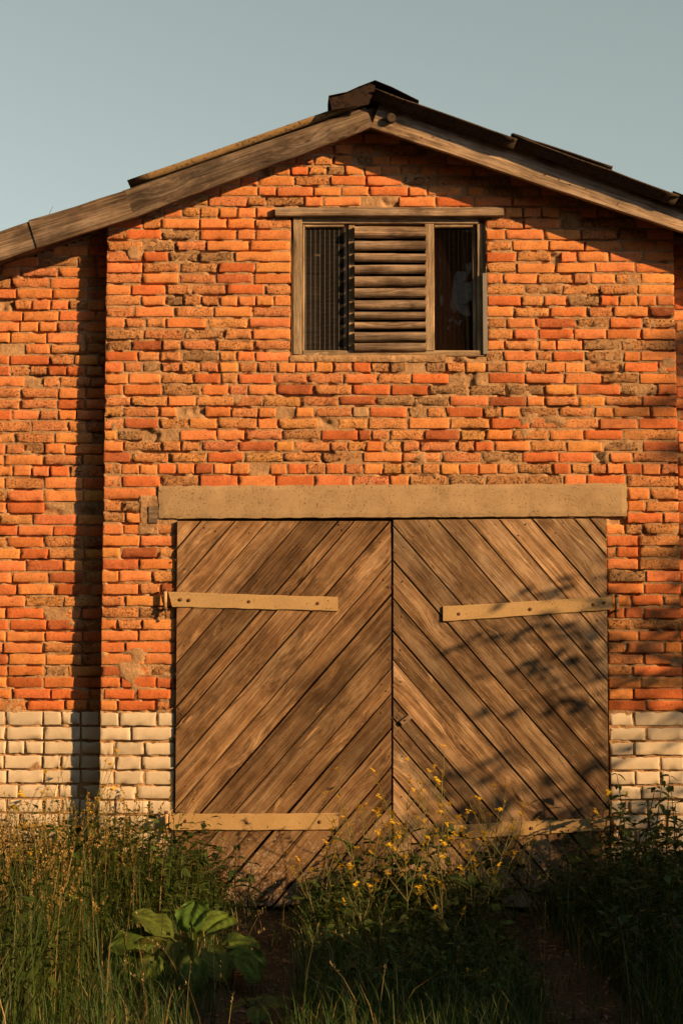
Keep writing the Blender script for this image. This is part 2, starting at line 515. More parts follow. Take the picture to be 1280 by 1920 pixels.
def brick_color(kind, rng, low):
    j = rng.normal(0, 1, 3)
    if kind == 'n':      # smooth orange face
        c = np.array((.67, .265, .094)) if rng.random() > .22 + .2 * low else np.array((.62, .215, .07))
        s = .15 + .2 * rng.random()
        c = c * (1 + .06 * j[0])
        c[1] *= 1 + .07 * j[1]
    elif kind == 't':    # spalled, tan
        c = np.array((.68, .305, .125)) * (1 + .06 * j[0]); c[1] *= 1 + .06 * j[1]; s = .85 + .35 * rng.random()
    elif kind == 'r':
        c = np.array((.57, .165, .055)) * (1 + .10 * j[0]); s = .3
    elif kind == 'd':
        c = np.array((.44, .135, .055)) * (1 + .15 * j[0]); s = .6
    elif kind == 'g':
        c = np.array((.48, .285, .145)) * (1 + .12 * j[0]); s = 1.25
    elif kind == 's':
        c = np.array((.58, .30, .135)) * (1 + .1 * j[0]); s = 1.2
    elif kind == 'k':
        c = np.array((.10, .07, .05)); s = 1.0
    elif kind == 'p':
        c = np.array((.50, .32, .18)); s = .4
    else:                # 'h': mostly weathered away
        c = np.array((.16, .10, .06)); s = 1.2
    return np.clip(c, .01, .9), s


UB = np.array([0, 0, .03, .14, .26, .38, .5, .62, .74, .86, .97, 1, 1.0])
VB = np.array([0, 0, .09, .5, .91, 1, 1.0])
NU, NV = len(UB), len(VB)
BF = np.array([(j * NU + i, j * NU + i + 1, (j + 1) * NU + i + 1, (j + 1) * NU + i) for j in range(NV - 1) for i in range(NU - 1)])


def brick_verts(w, h, kind, seed, deep, sp):
    rng = np.random.default_rng(seed)
    U, Vv = np.meshgrid(UB, VB)
    x = (U - .5) * w; z = (Vv - .5) * h
    ring = np.zeros_like(x, int) + 2
    ring[:, 1] = ring[:, -2] = ring[1, :] = ring[-2, :] = 1
    ring[:, 0] = ring[:, -1] = ring[0, :] = ring[-1, :] = 0
    edge = ring == 1
    rec = {'n': .0, 't': .001, 'r': .0, 'd': .001, 'g': .004, 's': .003, 'k': .016, 'p': 0.0, 'h': .034}[kind]
    rec += abs(rng.normal(0, .0020))
    rough = .0004 + .0022 * max(0, sp - .4)
    y = np.full_like(x, rec)
    y = y + rng.normal(0, 1, x.shape) * rough + (U - .5) * rng.normal(0, .003) + (Vv - .5) * rng.normal(0, .002)
    bev = .0010 + .0020 * rng.random() * (1 + sp)
    y[edge] += bev * rng.uniform(.3, 1.6, edge.sum())
    # worn, chipped outline
    er = .0010 + .0022 * sp
    inx = -np.sign(x) * np.abs(rng.normal(0, er, x.shape)); inz = -np.sign(z) * np.abs(rng.normal(0, er * 1.1, z.shape))
    x = x + inx * edge; z = z + inz * edge
    chip = (rng.random(x.shape) < .05 + .10 * sp) & edge
    y = y + chip * rng.uniform(.004, .014, x.shape)
    z = z - chip * np.sign(z) * rng.uniform(.002, .009, x.shape) * (np.abs(Vv - .5) > .45)
    x = x - chip * np.sign(x) * rng.uniform(.002, .009, x.shape) * (np.abs(U - .5) > .49)
    if rng.random() < .14 and kind != 'h':      # a knocked-off corner now and then
        ii = rng.choice([1, NU - 2]); jj = rng.choice([1, NV - 2]); i2 = ii + (1 if ii == 1 else -1)
        y[jj, ii] += .02; y[jj, i2] += .012; x[jj, ii] *= .96; z[jj, ii] *= .8
    # the back ring follows the edge ring
    x[0] = x[1]; x[-1] = x[-2]; z[0] = z[1]; z[-1] = z[-2]
    x[:, 0] = x[:, 1]; x[:, -1] = x[:, -2]; z[:, 0] = z[:, 1]; z[:, -1] = z[:, -2]
    y[ring == 0] = deep
    return np.stack([x, y, z], -1).reshape(-1, 3)


def fill_row(x0, x1, z, header, forced, rng, start_half):
    """bricks (xa, xb, kind) filling a course between x0 and x1, forced ones kept where they are"""
    J = .0110
    out = []; cur = x0; first = True
    marks = [f for f in sorted(forced) if f[0] > x0 - .03 and f[1] < x1 + .03] + [(x1 + J, None, None)]
    for fa, fb, fk in marks:
        gap = fa - J - cur
        if gap > .05:
            pieces = []; rest = gap; h0 = (start_half and first) or (not first and rng.random() < .4)
            while rest > .02:
                hd = header if header in (True, False) else rng.random() < .45
                w = .118 if (hd or h0 or rng.random() < .07) else .248
                if not hd and not h0 and rng.random() < (.5 if not pieces and not start_half else .09):
                    w = .18
                h0 = False
                w *= 1 + rng.normal(0, .02)
                pieces.append(w); rest -= w + J
            tot = sum(pieces) + J * (len(pieces) - 1)
            if tot > gap and len(pieces) > 1 and (tot - gap) > .5 * pieces[-1]:
                pieces.pop(); tot = sum(pieces) + J * (len(pieces) - 1)
            sc = (gap - J * (len(pieces) - 1)) / sum(pieces)
            if not .6 < sc < 1.5 and len(pieces) == 1:
                sc = gap / pieces[0]
            c = cur
            for w in pieces:
                out.append((c, c + w * sc, None)); c += w * sc + J
        if fb is not None:
            out.append((fa, fb, fk)); cur = fb + J
        first = False
    return out


BRICKS = []      # (x, y, z, w, h, kind, white, deep)
rng = np.random.default_rng(5)


def lay(x0, x1, ybase, rows, rows_px, specials, white=False, roof=True, deep=.03, edge_l=False, edge_r=False):
    for i in range(len(rows) - 1):
        zt, zb = rows[i], rows[i + 1]
        J = .0112 if not white else .0120
        zc = (zt + zb) / 2; h = zt - zb - J
        key = rows_px[i]
        spans = [(x0, x1)]
        cuts = []
        if ybase == 0:
            if zc < LIN[3] and zc > LIN[2] - .01:
                cuts.append((LIN[0] - .012, LIN[1] + .012))
            elif zc < DZ1 + .02:
                cuts.append((DX0 - .004, DX1 + .004))
            if W[2] - .01 < zc < W[3]:
                cuts.append((W[0] - .006, W[1] + .006))
            elif W[3] <= zc < W[3] + .07:
                cuts.append((P(514, 395)[0], P(946, 395)[0]))
        for ca, cb in cuts:
            ns = []
            for a, b in spans:
                if cb <= a or ca >= b:
                    ns.append((a, b))
                else:
                    if ca - a > .03: ns.append((a, ca))
                    if b - cb > .03: ns.append((cb, b))
            spans = ns
        forced = [(P(a, key, ybase)[0], P(b, key, ybase)[0], kk) for (ky, a, b, kk) in specials if abs(ky - key) < 1]
        hd = True if key in HEADER_ROWS else ('mix' if key in MIXED_ROWS else False)
        for si, (a, b) in enumerate(spans):
            for (xa, xb, kk) in fill_row(a, b, zc, hd if not white else ('mix' if rng.random() < .35 else False), forced, rng, i % 2 == 0):
                w = xb - xa
                if w < .02: continue
                xc = (xa + xb) / 2
                if roof and zc - h / 2 > roof_z(xc) + .06: continue
                low = 1.0 if key > 930 else 0.0
                if kk is None:
                    cl = fbm(xc * .9 + 3, zc * 1.4, 21)       # weathered faces come in patches
                    r = rng.random() + (cl - .5) * 1.5 + .08
                    if low: r -= .28
                    kk = 't' if r > .52 else 'n'
                    q = rng.random()
                    if q < .05: kk = 's'
                    elif q < .062: kk = 'g'
                    elif q < .115 + .08 * low: kk = 'r'
                    elif q < .13 + .075 * low: kk = 'd'
                    elif q > .992: kk = 'h'
                dp = deep
                if edge_l and abs(xa - x0) < .02 or edge_r and abs(xb - x1) < .02:
                    dp = WING - .002
                BRICKS.append((xc, ybase, zc + rng.normal(0, .0014), w, h + rng.normal(0, .0015), kk, white, dp))


lay(PL, PR, 0.0, row_z, ROWS_PX, SPECIAL, edge_l=True, edge_r=True)
lay(WL, PL + .10, WING, row_z, ROWS_PX, SPEC_WING)
lay(PR - .10, WR, WING, row_z, ROWS_PX, [])
lay(PL, PR, 0.0, wrow_z, WROWS_PX, [], white=True, roof=False, edge_l=True, edge_r=True)
lay(WL, PL + .10, WING, wrow_z, WROWS_PX, [], white=True, roof=False)
lay(PR - .10, WR, WING, wrow_z, WROWS_PX, [], white=True, roof=False)

# ---- the mortar bodies of the walls
RECT_HOLES = [(DX0, DX1, -1, DZ1), (W[0], W[1], W[2], W[3])]


def axis(lo, hi, step, keys):
    ks = sorted({lo, hi, *[k for k in keys if lo < k < hi]})
    out = []
    for a, b in zip(ks, ks[1:]):
        n = max(1, int(round((b - a) / step)))
        out += list(np.linspace(a, b, n, endpoint=False))
    return np.array(out + [hi])


def mortar_sheet(name, x0, x1, ybase, step, holes, parent):
    ztop = float(max(roof_z(np.linspace(x0, x1, 50)))) + .1
    xs = axis(x0, x1, step, [h[0] for h in holes] + [h[1] for h in holes])
    zs = axis(-.15, ztop, step, [h[2] for h in holes] + [h[3] for h in holes])
    X, Z = np.meshgrid(xs, zs)
    n = fbm(X * 14, Z * 14, 31, 3); sm = fbm(X * 3.1 + 5, Z * 4.3, 47, 4)
    Y = ybase + .0080 + (n - .5) * .010
    smear = np.clip((sm - .76) / .04, 0, 1) * np.clip((Z - 1.2) / .3, 0, 1)
    Y = Y - smear * (.0115 + (n - .5) * .006)
    deep = np.clip((fbm(X * 9 + 9, Z * 13, 77, 3) - .54) / .08, 0, 1)
    Y = Y + deep * .022 * (1 - smear)
    for (a, b, c, d) in holes:      # keep the edges of openings flush
        pass
    nxx, nzz = len(xs), len(zs)
    ii = np.arange(nxx * nzz).reshape(nzz, nxx)
    F = np.stack([ii[:-1, :-1], ii[:-1, 1:], ii[1:, 1:], ii[1:, :-1]], -1)
    cx = (X[:-1, :-1] + X[1:, 1:]) / 2; cz = (Z[:-1, :-1] + Z[1:, 1:]) / 2
    keep = cz < roof_z(cx) + .07
    for (a, b, c, d) in holes:
        keep &= ~((cx > a) & (cx < b) & (cz > c) & (cz < d))
    o = link(name, mesh(name, np.stack([X, Y, Z], -1), F[keep], M['mortar'], True), parent)
    return o


wall = mortar_sheet('front_wall', PL + .004, PR - .004, 0.0, .013, RECT_HOLES, barn)
wing_l = mortar_sheet('side_bay_wall', WL, PL + .12, WING, .018, [], barn)
wing_r = mortar_sheet('side_bay_wall', PR - .12, WR, WING, .018, [], barn)
m = MB()
zt = float(roof_z(PL)) + .05
m.add([(PL + .004, .008, -.15), (PL + .004, WING + .02, -.15), (PL + .004, WING + .02, zt), (PL + .004, .008, zt)], [(0, 1, 2, 3)])
zt2 = float(roof_z(PR)) + .05
m.add([(PR - .004, .008, -.15), (PR - .004, WING + .02, -.15), (PR - .004, WING + .02, zt2), (PR - .004, .008, zt2)], [(0, 3, 2, 1)])
for (a, b, c, d) in RECT_HOLES:      # reveals of the openings
    c = max(c, -.15)
    m.add([(a, .004, c), (a, .40, c), (a, .40, d), (a, .004, d)], [(0, 1, 2, 3)])
    m.add([(b, .004, c), (b, .40, c), (b, .40, d), (b, .004, d)], [(3, 2, 1, 0)])
    m.add([(a, .004, d), (a, .40, d), (b, .40, d), (b, .004, d)], [(0, 1, 2, 3)])
    if c > 0:
        m.add([(a, .004, c), (a, .40, c), (b, .40, c), (b, .004, c)], [(3, 2, 1, 0)])
link('reveal', m.me('reveal', M['mortar']), wall)

# ---- bricks: the 300 largest of the red ones on their own, the rest joined
area = lambda b: b[3] * b[4]


def in_view(b):
    zfar = b[1] + CAM_D
    if abs(b[0]) > .2135 * zfar: return 0
    if b[2] < .25: return 0
    if b[2] > roof_z(b[0]) - .02: return 0
    return area(b) * (.3 if b[5] == 'h' else 1)


def emit(b, seed):
    xc, yb, zc, w, h, kk, white, dp = b
    rg = np.random.default_rng(seed)
    if white:
        kk2 = 'n'; c = np.array((.63, .55, .43)) * (1 + rg.normal(0, .05)); sp = .25
        V = brick_verts(w, h, 'n', seed, dp, .55)
        V[:, 1] += rg.normal(0, .002)
    else:
        c, sp = brick_color(kk, rg, 1.0 if zc < 2.7 else 0.0)
        V = brick_verts(w, h, kk, seed, dp, sp)
    col = np.empty((len(V), 4)); col[:, :3] = c; col[:, 3] = min(sp, 1.2)
    return V, col


red = sorted([i for i, b in enumerate(BRICKS) if not b[6]], key=lambda i: -in_view(BRICKS[i]))
whites = sorted([i for i, b in enumerate(BRICKS) if b[6]], key=lambda i: -in_view(BRICKS[i]))
single = set(red[:295]) | {i for i in whites[:200] if in_view(BRICKS[i]) > 0}
rest = {}
for i, b in enumerate(BRICKS):
    V, colr = emit(b, 1000 + i)
    par = wall if b[1] == 0 else (wing_l if b[0] < 0 else wing_r)
    if i in single:
        nm = 'white_brick' if b[6] else 'brick'
        me = mesh(nm, V, BF, M['white'] if b[6] else M['brick'], False, colr)
        o = link(nm, me, par)
        o.location = (b[0], b[1], b[2])
    else:
        rest.setdefault((par.name, b[6]), []).append((V + np.array((b[0], b[1], b[2])), colr))
for (pn, wh), lst in rest.items():
    V = np.concatenate([l[0] for l in lst]); C = np.concatenate([l[1] for l in lst])
    F = np.concatenate([BF + NU * NV * k for k in range(len(lst))])
    nm = 'white_brickwork' if wh else 'brickwork'
    link(nm, mesh(nm, V, F, M['white'] if wh else M['brick'], False, C), bpy.data.objects[pn], kind='stuff')

# ---- rest of the barn body (outside the picture): flank and back walls, roof deck
m = MB()
zl = float(roof_z(WL)); zr_ = float(roof_z(WR))
def body_wall(x0, x1, y0, y1, z1): 
    mm = MB().box(x0, x1, y0, y1, -.15, z1); return link('outer_wall', mm.me('outer_wall', M['mortar']), barn)
body_wall(WL, WL + .3, WING + .03, 9, zl + .05)
body_wall(WR - .3, WR, WING + .03, 9, zr_ + .05)
mm = MB()
def prism(mm, poly, y0, y1):
    n = len(poly)
    V = [(x, y0, z) for x, z in poly] + [(x, y1, z) for x, z in poly]
    F = [tuple(range(n)), tuple(reversed(range(n, 2 * n)))] + [(i, i + n, (i + 1) % n + n, (i + 1) % n) for i in range(n)]
    return mm.add(V, F)
xsb = [WL + .3, LB[1][0], LB[0][0], WR - .3]
prism(mm, [(x, -.15) for x in (xsb[0], xsb[-1])] + [(x, float(roof_z(x)) + .05) for x in reversed(xsb)], 8.7, 9)
link('outer_wall', mm.me('outer_wall', M['mortar']), barn)
roof = link('roof', None, barn)
xs = [WL - .5, LB[1][0], LB[0][0], WR + .5]
deck = [(x, float(roof_z(x)) + .075) for x in xs]
prism(m, deck + [(x, z + .085) for x, z in reversed(deck)], -.165, 9.2)
link('roof_deck', m.me('roof_deck', M['barge']), roof)

# bargeboards
def board_px(name, mat, a, b, c, d, y0, y1, seed, parent, wob=.004):
    """a,b lower edge ends and c,d upper edge ends (photo positions, left to right)"""
    A, B, C, D = [P(*q, y0) for q in (a, b, c, d)]
    p0 = ((A[0] + C[0]) / 2, (A[1] + C[1]) / 2); p1 = ((B[0] + D[0]) / 2, (B[1] + D[1]) / 2)
    L = math.hypot(p1[0] - p0[0], p1[1] - p0[1]); cs = (p1[0] - p0[0]) / L
    h0 = (C[1] - A[1]) * cs; h1 = (D[1] - B[1]) * cs
    return wobbly_board(name, mat, p0, p1, 1.0, y0, y1, parent, seed, taper=(h0, h1), wob=wob)


b1 = board_px('bargeboard', M['barge'], (238, 411.5), (694, 240), (238, 354), (692, 198), BARGE_Y, BARGE_Y + .03, 3, roof)
b1['label'] = 'grey weathered bargeboard under the sheet'
board_px('bargeboard', M['barge'], (62, 467), (243, 410), (62, 411), (243, 354), BARGE_Y - .004, BARGE_Y + .026, 12, roof)
board_px('bargeboard', M['barge'], (-760, 739), (64, 467), (-760, 685), (64, 412), BARGE_Y + .001, BARGE_Y + .028, 19, roof)
b2 = board_px('bargeboard', M['barge_light'], (705, 242), (2030, 690), (705, 182), (2030, 630), BARGE_Y, BARGE_Y + .03, 23, roof)
b2['label'] = 'paler bargeboard with nail holes'
# nails in the boards
nm = MB()
for px, py in ((790, 258), (812, 257), (842, 262), (1022, 327), (1048, 336), (1068, 346), (1156, 384), (1158, 381), (1246, 408), (1098, 354)):
    x, z = P(px, py, BARGE_Y); n_ = MB().tube([(0, -.003, 0), (0, .01, 0)], .006, 8)
    o = link('nail', n_.me('nail', M['rust']), roof); o.location = (x, BARGE_Y, z)
# log end of the ridge purlin, its shade put into the dark material
lx, lz = P(733, 222, BARGE_Y - .02)
lg = link('purlin_end', MB().tube([(0, -.03, 0), (0, -.028, 0), (0, .3, .0)], [.026, .031, .033], 14).me('purlin_end', M['sheet']), roof)
lg.location = (lx, BARGE_Y - .01, lz)


def sheet(p_top, p_bot, y0, width, mat, lift=0.0, seed=0, amp=.021, thick=.008, ph=0.0):
    """corrugated sheet whose flutes run down the slope from p_top to p_bot (x, z at its front edge)"""
    (xa, za), (xb, zb) = p_top, p_bot
    d = Vector((xb - xa, 0, zb - za)); L = d.length; d.normalize()
    nrm = Vector((-d.z, 0, d.x));
    if nrm.z < 0: nrm = -nrm
    ny_ = int(width / .0165); V = []; F = []
    nl = 10
    for s_ in (0, 1):
        for i in range(nl + 1):
            for j in range(ny_ + 1):
                y = y0 + j * .0165
                hgt = amp * math.sin(2 * math.pi * (j * .0165) / .132 + ph) + (thick if s_ == 0 else 0) + lift
                hgt += .006 * (float(vnoise(i * .9, j * .13, seed)) - .5)
                edge = 0.006 * (float(vnoise(j * .7, 3.0 + i, seed + 2)) - .5) if i in (0, nl) else 0
                yy = y + (0.006 * (float(vnoise(i * 1.7, 9.0, seed + 4)) - .5) if j == 0 else 0)
                p = Vector((xa, 0, za)) + d * (L * i / nl + edge) + nrm * hgt
                V.append((p.x, yy, p.z))
    st = (nl + 1) * (ny_ + 1)
    g = lambda s_, i, j: s_ * st + i * (ny_ + 1) + j
    for i in range(nl):
        for j in range(ny_):
            F.append((g(0, i, j), g(0, i, j + 1), g(0, i + 1, j + 1), g(0, i + 1, j)))
            F.append((g(1, i, j), g(1, i + 1, j), g(1, i + 1, j + 1), g(1, i, j + 1)))
        F.append((g(0, i, 0), g(0, i + 1, 0), g(1, i + 1, 0), g(1, i, 0)))
        F.append((g(0, i, ny_), g(1, i, ny_), g(1, i + 1, ny_), g(0, i + 1, ny_)))
    for j in range(ny_):
        F.append((g(0, 0, j), g(1, 0, j), g(1, 0, j + 1), g(0, 0, j + 1)))
        F.append((g(0, nl, j), g(0, nl, j + 1), g(1, nl, j + 1), g(1, nl, j)))
    o = link('roofing_sheet', mesh('roofing_sheet', V, F, mat, True), roof)
    return o


SY = BARGE_Y - .108
for k, (a, b, lf) in enumerate((((700, 174), (966, 269), .0), ((955, 259), (1270, 375), .0), ((1258, 366), (2040, 653), .0))):
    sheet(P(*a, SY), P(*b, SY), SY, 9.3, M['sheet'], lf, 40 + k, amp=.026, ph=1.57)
x_, z_ = P(956, 262, SY); x2_, z2_ = P(1145, 318, SY + .12)
sheet(P(958, 257, SY + .04), P(1146, 319, SY + .04), SY + .04, 1.1, M['sheet'], .0, 51, amp=.022, ph=1.57)
SYL = BARGE_Y - .012
for k, (a, b, lf) in enumerate((((694, 184), (240, 341), .0), ((262, 372), (-780, 705), -.030))):
    yy = SYL if k == 0 else BARGE_Y + .02
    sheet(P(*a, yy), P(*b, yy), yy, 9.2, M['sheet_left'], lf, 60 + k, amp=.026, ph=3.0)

# ridge cap: folded rusty sheet
ry = BARGE_Y - .10
rc = [P(614, 196, ry), P(616, 179, ry), P(650, 172, ry), P(672, 162, ry), P(703, 150, ry), P(735, 163, ry), P(785, 188, ry)]
V = []; F = []
ns = 14
for i in range(ns + 1):
    y = ry + i * .65
    for (x, z) in rc:
        jz = (float(vnoise(i * 1.1, x * 5, 5)) - .5) * (.03 if i else 0)
        V.append((x, y, z + jz))
    for (x, z) in rc:
        jz = (float(vnoise(i * 1.1, x * 5, 5)) - .5) * (.03 if i else 0)
        V.append((x, y, z + jz - .004))
q = len(rc)
for i in range(ns):
    for j in range(q - 1):
        a = i * 2 * q + j
        F.append((a, a + 1, a + 1 + 2 * q, a + 2 * q)); F.append((a + q, a + q + 2 * q, a + q + 1 + 2 * q, a + q + 1))
for j in range(q - 1):
    F.append((j, j + q, j + q + 1, j + 1))
link('ridge_cap', mesh('ridge_cap', V, F, M['ridge']), roof)
# closing piece of folded sheet under the cap
a_, b_, c_, d_ = P(616, 180, ry + .02), P(622, 206, ry + .02), P(690, 196, ry + .02), P(702, 152, ry + .02)
mm = prism(MB(), [b_, c_, P(703, 166, ry + .02), d_, P(655, 173, ry + .02), a_], ry + .02, ry + .026)
link('ridge_end_flap', mm.me('ridge_end_flap', M['ridge']), roof)
st = link('dry_stalk', MB().tube([(0, 0, -.06), (.012, 0, .03), (.034, .01, .085)], [.0022, .002, .0012], 5).me('dry_stalk', M['barge']),
          label='thin dry stalk standing up from the roof edge', category='stalk')
sx, sz = P(90, 408, BARGE_Y + .1)
st.location = (sx, BARGE_Y + .1, sz)

# ------------------------------------------------------------------ lintel and neighbouring wood block
import bmesh


def slab(name, mat, x0, x1, y0, y1, z0, z1, parent, seed, rot=0, cuts=40, amp=.002, b=.006):
    c = Vector(((x0 + x1) / 2, (y0 + y1) / 2, (z0 + z1) / 2))
    nxs, nzs = cuts, max(3, int(cuts * (z1 - z0) / (x1 - x0)) + 2)
    V = []; F = []
    xs_ = np.linspace(x0 - c.x, x1 - c.x, nxs + 1); zs_ = np.linspace(z0 - c.z, z1 - c.z, nzs + 1)
    for zz in zs_:
        for xx in xs_:
            e = min(xx - xs_[0], xs_[-1] - xx, zz - zs_[0], zs_[-1] - zz)
            yy = (y0 - c.y) + (b * .7 if e < 1e-6 else 0) + (float(fbm(xx * 25 + seed, zz * 25, seed, 2)) - .5) * amp * 2
            jx = (float(vnoise(zz * 30, xx * 30, seed)) - .5) * .010 if e < 1e-6 else 0
            V.append((xx + jx, yy, zz + jx))
    g = lambda i, j: j * (nxs + 1) + i
    for j in range(nzs):
        for i in range(nxs):
            F.append((g(i, j), g(i + 1, j), g(i + 1, j + 1), g(i, j + 1)))
    per = [g(i, 0) for i in range(nxs)] + [g(nxs, j) for j in range(nzs)] + [g(i, nzs) for i in range(nxs, 0, -1)] + [g(0, j) for j in range(nzs, 0, -1)]
    n0 = len(V)
    for p in per:
        V.append((V[p][0], y1 - c.y, V[p][2]))
    for i in range(len(per)):
        k = (i + 1) % len(per)
        F.append((per[k], per[i], n0 + i, n0 + k))
    F.append(tuple(n0 + i for i in range(len(per))))
    o = link(name, mesh(name, V, F, mat), parent)
    o.location = c; o.rotation_euler = (0, rot, 0)
    return o


lo = slab('lintel', M['concrete'], LIN[0], LIN[1], -.012, .3, LIN[2], LIN[3], barn, 4, rot=-.0055, cuts=90, amp=.0015)
lo['label'] = 'pitted concrete lintel over the door'
bx0, bz1 = P(279, 949); bx1, bz0 = P(296, 981)
wb = bevel_box('wood_block', M['slat'], bx0, bx1, -.012, .1, bz0, bz1, barn, .003)
wb['label'] = 'dark stub of wood beside the lintel'
pz = P(262, 930); pz2 = P(300, 1002)
mp = slab('mortar_patch', M['mortar'], pz[0], pz2[0] - .01, -.003, .02, pz2[1], pz[1], wall, 9, cuts=14, amp=.006)

# ------------------------------------------------------------------ door leaves
TAN = 1.15


def clip_poly(poly, a, b, c):
    """keep a*x + b*y <= c"""
    out = []
    for i in range(len(poly)):
        p, q = poly[i], poly[(i + 1) % len(poly)]
        fp, fq = a * p[0] + b * p[1] - c, a * q[0] + b * q[1] - c
        if fp <= 0: out.append(p)
        if (fp < 0 < fq) or (fq < 0 < fp):
            t = fp / (fp - fq); out.append((p[0] + (q[0] - p[0]) * t, p[1] + (q[1] - p[1]) * t))
    return out


def plank(poly, ang, yfront, thick, mat, parent, seed, tilt):
    rg = np.random.default_rng(seed)
    cx = sum(p[0] for p in poly) / len(poly); cz = sum(p[1] for p in poly) / len(poly)
    ca, sa = math.cos(ang), math.sin(ang)
    loc = [((x - cx) * ca + (z - cz) * sa, -(x - cx) * sa + (z - cz) * ca) for x, z in poly]
    bm = bmesh.new()
    vs_ = [bm.verts.new((x, 0, z)) for x, z in loc]
    f = bm.faces.new(vs_)
    f.normal_update()
    if f.normal.y > 0: bmesh.ops.reverse_faces(bm, faces=[f])
    r = bmesh.ops.extrude_face_region(bm, geom=[f])
    for v in r['geom']:
        if isinstance(v, bmesh.types.BMVert): v.co.y -= thick
    bm.normal_update()
    front = [e for e in bm.edges if all(abs(v.co.y + thick) < 1e-6 for v in e.verts)]
    bmesh.ops.bevel(bm, geom=front, offset=.0035, segments=2, affect='EDGES')
    me = bpy.data.meshes.new('plank'); bm.to_mesh(me); bm.free(); me.materials.append(mat)
    o = link('plank', me, parent)
    o.location = (cx, yfront + thick + rg.normal(0, .0016), cz)
    o.rotation_euler = (0, -ang, 0)
    o.rotation_mode = 'XYZ'
    return o


NAIL = MB().tube([(0, .004, 0), (0, -.0025, 0), (0, -.004, 0)], [.0055, .0055, .003], 8).me('nail', M['rust'])


def leaf(side):
    root = link('door_leaf', None, barn)
    root['label'] = 'plank door leaf, boards rising to the right' if side < 0 else 'plank door leaf, boards falling to the right'
    if side < 0:
        quad = [(332, 977), (733, 977), (733.5, 1688), (327, 1700)]
        ys = [955, 1026, 1100, 1172, 1241, 1322, 1357, 1434, 1512, 1574, 1646, 1712, 1760, 1826, 1898, 1966, 2040, 2112, 2190]
        x_ref, s = 333, -1
    else:
        quad = [(736.5, 975), (1136, 972), (1141.5, 1700), (736, 1700)]
        ys = [470, 547, 582, 671, 745, 813, 878, 984, 1050, 1120, 1181, 1236, 1308, 1345, 1381, 1455, 1522, 1590, 1660, 1740]
        x_ref, s = 735, 1
    pq = quad
    for i in range(len(ys) - 1):
        g = random.choice((1.0, 1.4, 1.9, 2.8)) ; g2 = random.choice((1.0, 1.3, 1.8))
        # strip between two slanted lines  y = y0 + s*TAN*(x - x_ref)
        poly = clip_poly(pq, -(-s * TAN), -1, -(ys[i] + g) + s * TAN * x_ref)
        poly = clip_poly(poly, -s * TAN, 1, (ys[i + 1] - g2) - s * TAN * x_ref) if len(poly) > 2 else []
        if len(poly) < 3: continue
        w = [P(px, py, -.02) for px, py in poly]
        # drop near-duplicate corners
        ww = []
        for p in w:
            if not ww or math.hypot(p[0] - ww[-1][0], p[1] - ww[-1][1]) > .004: ww.append(p)
        if len(ww) > 2 and math.hypot(ww[0][0] - ww[-1][0], ww[0][1] - ww[-1][1]) < .004: ww.pop()
        if len(ww) < 3: continue
        ang = math.atan(TAN) if s < 0 else -math.atan(TAN)
        ends = [(x, z - (random.random() * .03 if z < .05 else 0)) for x, z in ww]
        plank(ends, ang, -.022, .03, M['door'] if side < 0 else M['door2'], root, 300 + i + (50 if s > 0 else 0), 0)
        ca_, sa_ = math.cos(ang), math.sin(ang)
        ux = [x_ * ca_ + z_ * sa_ for x_, z_ in ww]; uv = [-x_ * sa_ + z_ * ca_ for x_, z_ in ww]
        lo_, hi_ = min(ux), max(ux); vm, vh = (min(uv) + max(uv)) / 2, (max(uv) - min(uv)) / 2
        if hi_ - lo_ > .35:
            for end in (lo_ + vh * 1.15 + .05, hi_ - vh * 1.15 - .05):
                for off in (-.5, .5):
                    u_ = end + random.uniform(-.02, .02); v_ = vm + vh * off * random.uniform(.7, 1.2)
                    x_ = u_ * ca_ - v_ * sa_; z_ = u_ * sa_ + v_ * ca_
                    if z_ < .1: continue
                    o_ = link('nail', NAIL, root); o_.location = (x_, -.0225, z_)
    # ledges behind the planks
    xa, xb = (DX0 + .02, P(730, 1270)[0]) if side < 0 else (P(740, 1270)[0], DX1 - .02)
    for zc in (.25, 1.3, 2.25):
        bevel_box('ledge', M['door'], xa, xb, .012, .05, zc - .07, zc + .07, root)
    return root


leaf_l = leaf(-1)
leaf_r = leaf(1)


